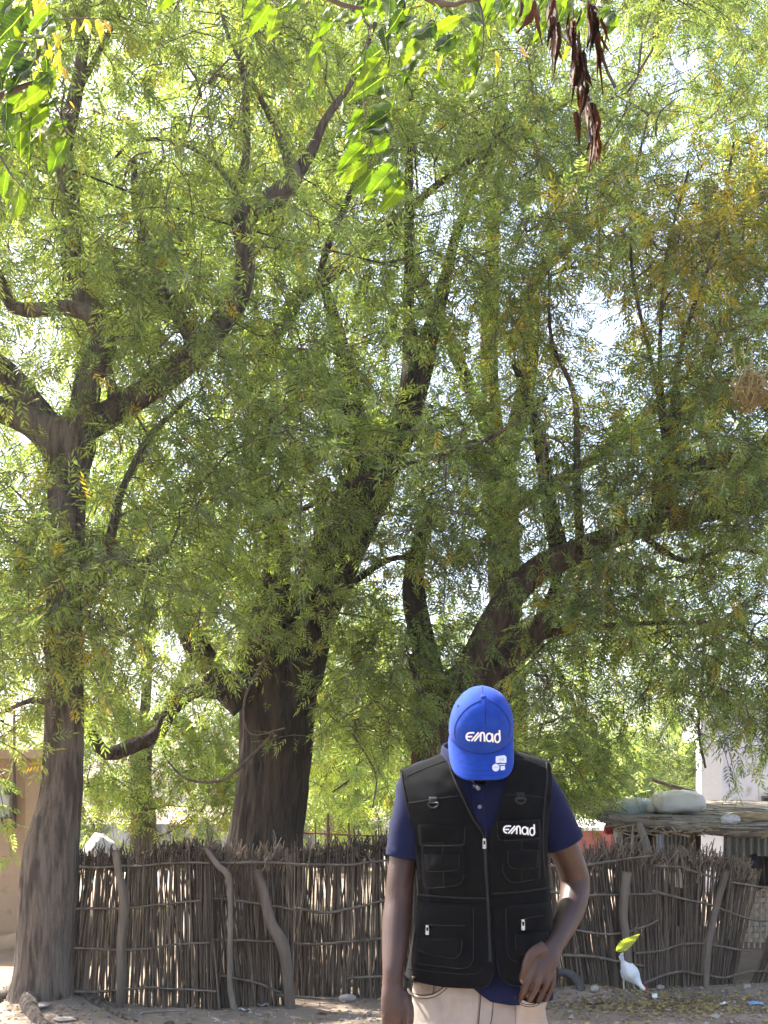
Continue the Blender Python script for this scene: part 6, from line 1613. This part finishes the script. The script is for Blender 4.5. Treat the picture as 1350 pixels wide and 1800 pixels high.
for a in zc([(862, 78, 762, 152, 'd', 1.2), (962, 118, 828, 224, 'd', 1.2), (1062, 178, 942, 284, 'd', 1.3), (882, 118, 800, 234, 'g', 1), (1092, 88, 888, 194, 'g', .8), (1192, 128, 1128, 334, 'g', .8), (1186, 308, 1150, 392, 'g', 1.1), (1222, 388, 1124, 548, 'g', 1.2), (950, 378, 1044, 448, 'g', 1),
             (930, 298, 870, 386, 'g', 1), (1270, 258, 1292, 374, 'y', .9), (1162, 388, 1058, 474, 'g', 1), (900, 238, 848, 334, 'g', 1), (1000, 278, 970, 362, 'y', 1), (1060, 250, 1075, 380, 'g', .8), (1110, 250, 1120, 330, 'g', 1), (990, 60, 960, 10, 'g', .8), (1150, 60, 1200, 150, 'd', 1), (1250, 20, 1210, 110, 'd', 1),
             (1300, 0, 1270, 90, 'g', 1), (1340, 60, 1350, 170, 'g', 1), (770, 350, 850, 400, 'g', .8), (780, 400, 720, 600, 'g', .6), (820, 520, 860, 620, 'd', .5), (720, 330, 690, 400, 'g', .9), (850, 300, 790, 380, 'g', .8)]):
    hang_leaf(hb5, *a[:4], DN - .05 + rl.uniform(-.06, .06), a[4], a[5])
for k in range(34):
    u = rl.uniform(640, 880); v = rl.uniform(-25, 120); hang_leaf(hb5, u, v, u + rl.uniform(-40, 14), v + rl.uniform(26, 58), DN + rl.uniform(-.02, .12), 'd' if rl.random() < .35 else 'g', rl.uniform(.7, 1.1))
for k in range(16):
    u = rl.uniform(870, 1080); v = rl.uniform(-30, 20); hang_leaf(hb5, u, v, u + rl.uniform(-30, 14), v + rl.uniform(26, 50), DN + rl.uniform(-.02, .12), 'd' if rl.random() < .3 else 'g', rl.uniform(.8, 1.1))
hb6 = branch([(430, -20, 3), (470, -6, 3), (490, 12, 2)], DN - .05)
for a in zc([(130, 18, 14, 188, 'g', 1.1), (166, 58, 124, 198, 'g', .9), (84, -5, -5, 92, 'g', 1.1), (284, -8, 186, 52, 'g', 1.1), (400, 40, 380, 90, 'g', 1)]):
    hang_leaf(hb6, *a[:4], DN - .05 + rl.uniform(-.04, .04), a[4], a[5])
hang_leaf(hb6, 312, -30, 275, 28, DN, 'g', 1.2); hang_leaf(hb6, 350, -40, 335, 10, DN, 'g', 1)
# right bunch with the dry brown leaves
zd = lambda L_: [(850 + .370 * a, .370 * b_, 850 + .370 * c_, .370 * d_, k, w) for (a, b_, c_, d_, k, w) in L_]
hb7 = branch([(880, -30, 8), (960, -14, 7), (1040, -8, 5), (1090, -6, 4)], DN)
for a in zd([(600, 30, 540, 112, 'g', 1.2), (642, 78, 578, 172, 'g', 1.2), (522, -8, 470, 64, 'g', 1), (560, -10, 520, 60, 'g', 1.2), (302, 98, 230, 212, 'g', 1), (412, 213, 368, 304, 'y', 1.1), (92, 18, 30, 102, 'g', 1), (152, 78, 98, 162, 'g', 1), (222, 68, 168, 132, 'g', 1), (72, 268, 62, 362, 'y', .9),
             (14, 368, -2, 445, 'g', 1), (130, -10, 60, 60, 'd', 1), (300, -10, 250, 60, 'd', 1), (380, 30, 350, 110, 'd', 1), (40, 0, 0, 90, 'g', 1), (200, 0, 160, 90, 'g', 1.1), (470, 40, 400, 110, 'g', 1), (180, 220, 210, 290, 'o', .9), (340, -10, 300, 40, 'g', 1.2)]):
    hang_leaf(hb7, *a[:4], DN + rl.uniform(-.05, .05), a[4], a[5])
hb8 = branch([(1007, -10, 2.4), (1008, 40, 2.2), (1016, 100, 2), (1026, 160, 2), (1036, 230, 1.6), (1040, 250, 1.2)], DN - .06, 'dead_stalk')
hb9 = branch([(1030, -10, 2.2), (1044, 30, 2), (1052, 70, 1.6)], DN - .06, 'dead_stalk')
for a in zd([(242, 0, 170, 172, 'b', .8), (266, 58, 266, 192, 'b', .6), (332, -5, 308, 96, 'b', 1.5), (346, 88, 300, 214, 'b', 1.1), (332, 118, 346, 344, 'b', .7), (352, 150, 330, 334, 'b', .7), (340, 190, 364, 270, 'b', 1.2), (466, 48, 418, 164, 'b', .9), (432, 148, 420, 304, 'b', .9), (462, 208, 448, 484, 'b', .8),
             (482, 228, 502, 424, 'b', 1), (456, 298, 418, 474, 'b', .7), (472, 398, 502, 594, 'b', .8), (442, 528, 456, 684, 'b', 1.6), (430, 360, 432, 420, 'b', 1.3), (492, 478, 526, 594, 'b', 1), (512, 598, 506, 834, 'b', .9), (532, 618, 552, 784, 'b', 1), (500, 640, 496, 720, 'b', 1.1), (450, 400, 460, 560, 'b', .9), (470, 250, 440, 420, 'b', .9), (520, 700, 540, 790, 'b', 1.2)]):
    hang_leaf(hb8, *a[:4], DN - .06 + rl.uniform(-.02, .02), a[4], a[5])
for a in zd([(492, -5, 522, 244, 'b', .9), (540, 78, 562, 424, 'b', .6), (552, 98, 600, 204, 'b', .8), (562, 168, 602, 264, 'b', .7), (530, 200, 545, 380, 'b', .6), (500, 60, 515, 160, 'b', 1.2), (175, 0, 170, 110, 'b', .8)]):
    hang_leaf(hb9, *a[:4], DN - .06 + rl.uniform(-.02, .02), a[4], a[5])
for k in range(26):
    t_ = rl.random(); u = 1006 + 36 * t_ + rl.uniform(-9, 9); v = 20 + 215 * t_ + rl.uniform(-20, 10); hang_leaf(hb8, u, v, u + rl.uniform(-9, 11), v + rl.uniform(38, 78), DN - .06 + rl.uniform(-.02, .02), 'b', rl.uniform(.5, 1.0))
for k in range(9):
    t_ = rl.random(); u = 1032 + 20 * t_ + rl.uniform(-4, 6); v = 60 * t_; hang_leaf(hb9, u, v, u + rl.uniform(-4, 12), v + rl.uniform(38, 85), DN - .06 + rl.uniform(-.02, .02), 'b', rl.uniform(.5, .9))
for k in range(8):
    u = 970 + rl.uniform(-6, 10); v = rl.uniform(-10, 60); hang_leaf(hb9, u, v, u + rl.uniform(-9, 9), v + rl.uniform(35, 62), DN - .04 + rl.uniform(-.02, .02), 'b', rl.uniform(.5, .9))
# trunk, limbs and crown over and behind the camera (out of the picture)
nt = Tree.__new__(Tree); nt.root = near; nt.bark = M['bark_grey']; nt.skel = []; nt.rng = np.random.default_rng(909); nt.seed = 909; nt.leaves = Buf(); nt.twigs = Buf()
b = Buf(); P = spline(np.array([[-2.4, -2.2, -.1, .26], [-2.4, -2.2, .5, .2], [-2.3, -2.1, 1.6, .18], [-2.1, -1.9, 2.6, .16]]), .06); b.tube(P, n=32, rough=.06, ridge=.03); b.build('trunk', M['bark_grey'], near); nt.skel.append(P[-6:, :3])
for pts in ([[-2.1, -1.9, 2.5, .11], [-1.6, -1.0, 3.1, .08], [-1.0, 0.2, 3.3, .05], [-.2, 1.2, 3.05, .02]], [[-2.1, -1.9, 2.5, .11], [-.9, -1.6, 3.3, .08], [.4, -.6, 3.6, .05], [1.2, .6, 3.5, .02]], [[-2.1, -1.9, 2.5, .11], [-2.4, -1, 3.4, .08], [-2.3, .4, 3.9, .05], [-2.0, 1.8, 4.2, .02]]):
    b = Buf(); P = spline(np.array(pts), .06); b.tube(P, n=16, rough=.08); b.build('limb', M['bark_grey'], near); nt.skel.append(P[:, :3])
nt.finish()
# one leaf caught while falling
fl = near_leaf_mesh(4, w=.0135); fl.C = [np.broadcast_to(np.array((.19, .23, .06)), (fl.n, 3))]
o = bpy.data.objects.new('falling_leaf', fl.mesh('falling_leaf', M['near_leaf'])); COL.objects.link(o)
p = W(1083, 1672, 3.5); q = W(1126, 1641, 3.5); x = Vector(q - p); s = x.length / .072; x.normalize(); z = Vector((.1, -1, .35)); z = (z - x * z.dot(x)).normalized(); y = z.cross(x)
o.matrix_world = Matrix.Translation(Vector(p)) @ Matrix((x, y, z)).transposed().to_4x4() @ Matrix.Diagonal((s, s, s, 1))
tag(o, 'single yellow green leaf falling in mid air above the hen', 'leaf')

# ================================================================== dusty air
hz = Buf(); hz.box((-95, -14, -1.2), (95, 165, 16.0))
hzo = hz.build('haze', None, smooth=False); hzo.data.materials.clear()
hm = bpy.data.materials.new('haze'); hm.use_nodes = True
for n_ in list(hm.node_tree.nodes):
    if n_.type != 'OUTPUT_MATERIAL': hm.node_tree.nodes.remove(n_)
pv = hm.node_tree.nodes.new('ShaderNodeVolumePrincipled')
pv.inputs['Color'].default_value = (0.95, 0.93, 0.90, 1); pv.inputs['Density'].default_value = 0.0010; pv.inputs['Anisotropy'].default_value = 0.3
hm.node_tree.links.new(pv.outputs[0], [n_ for n_ in hm.node_tree.nodes if n_.type == 'OUTPUT_MATERIAL'][0].inputs['Volume'])
hzo.data.materials.append(hm)
tag(hzo, 'pale dusty air over the whole yard', 'haze', kind='stuff')
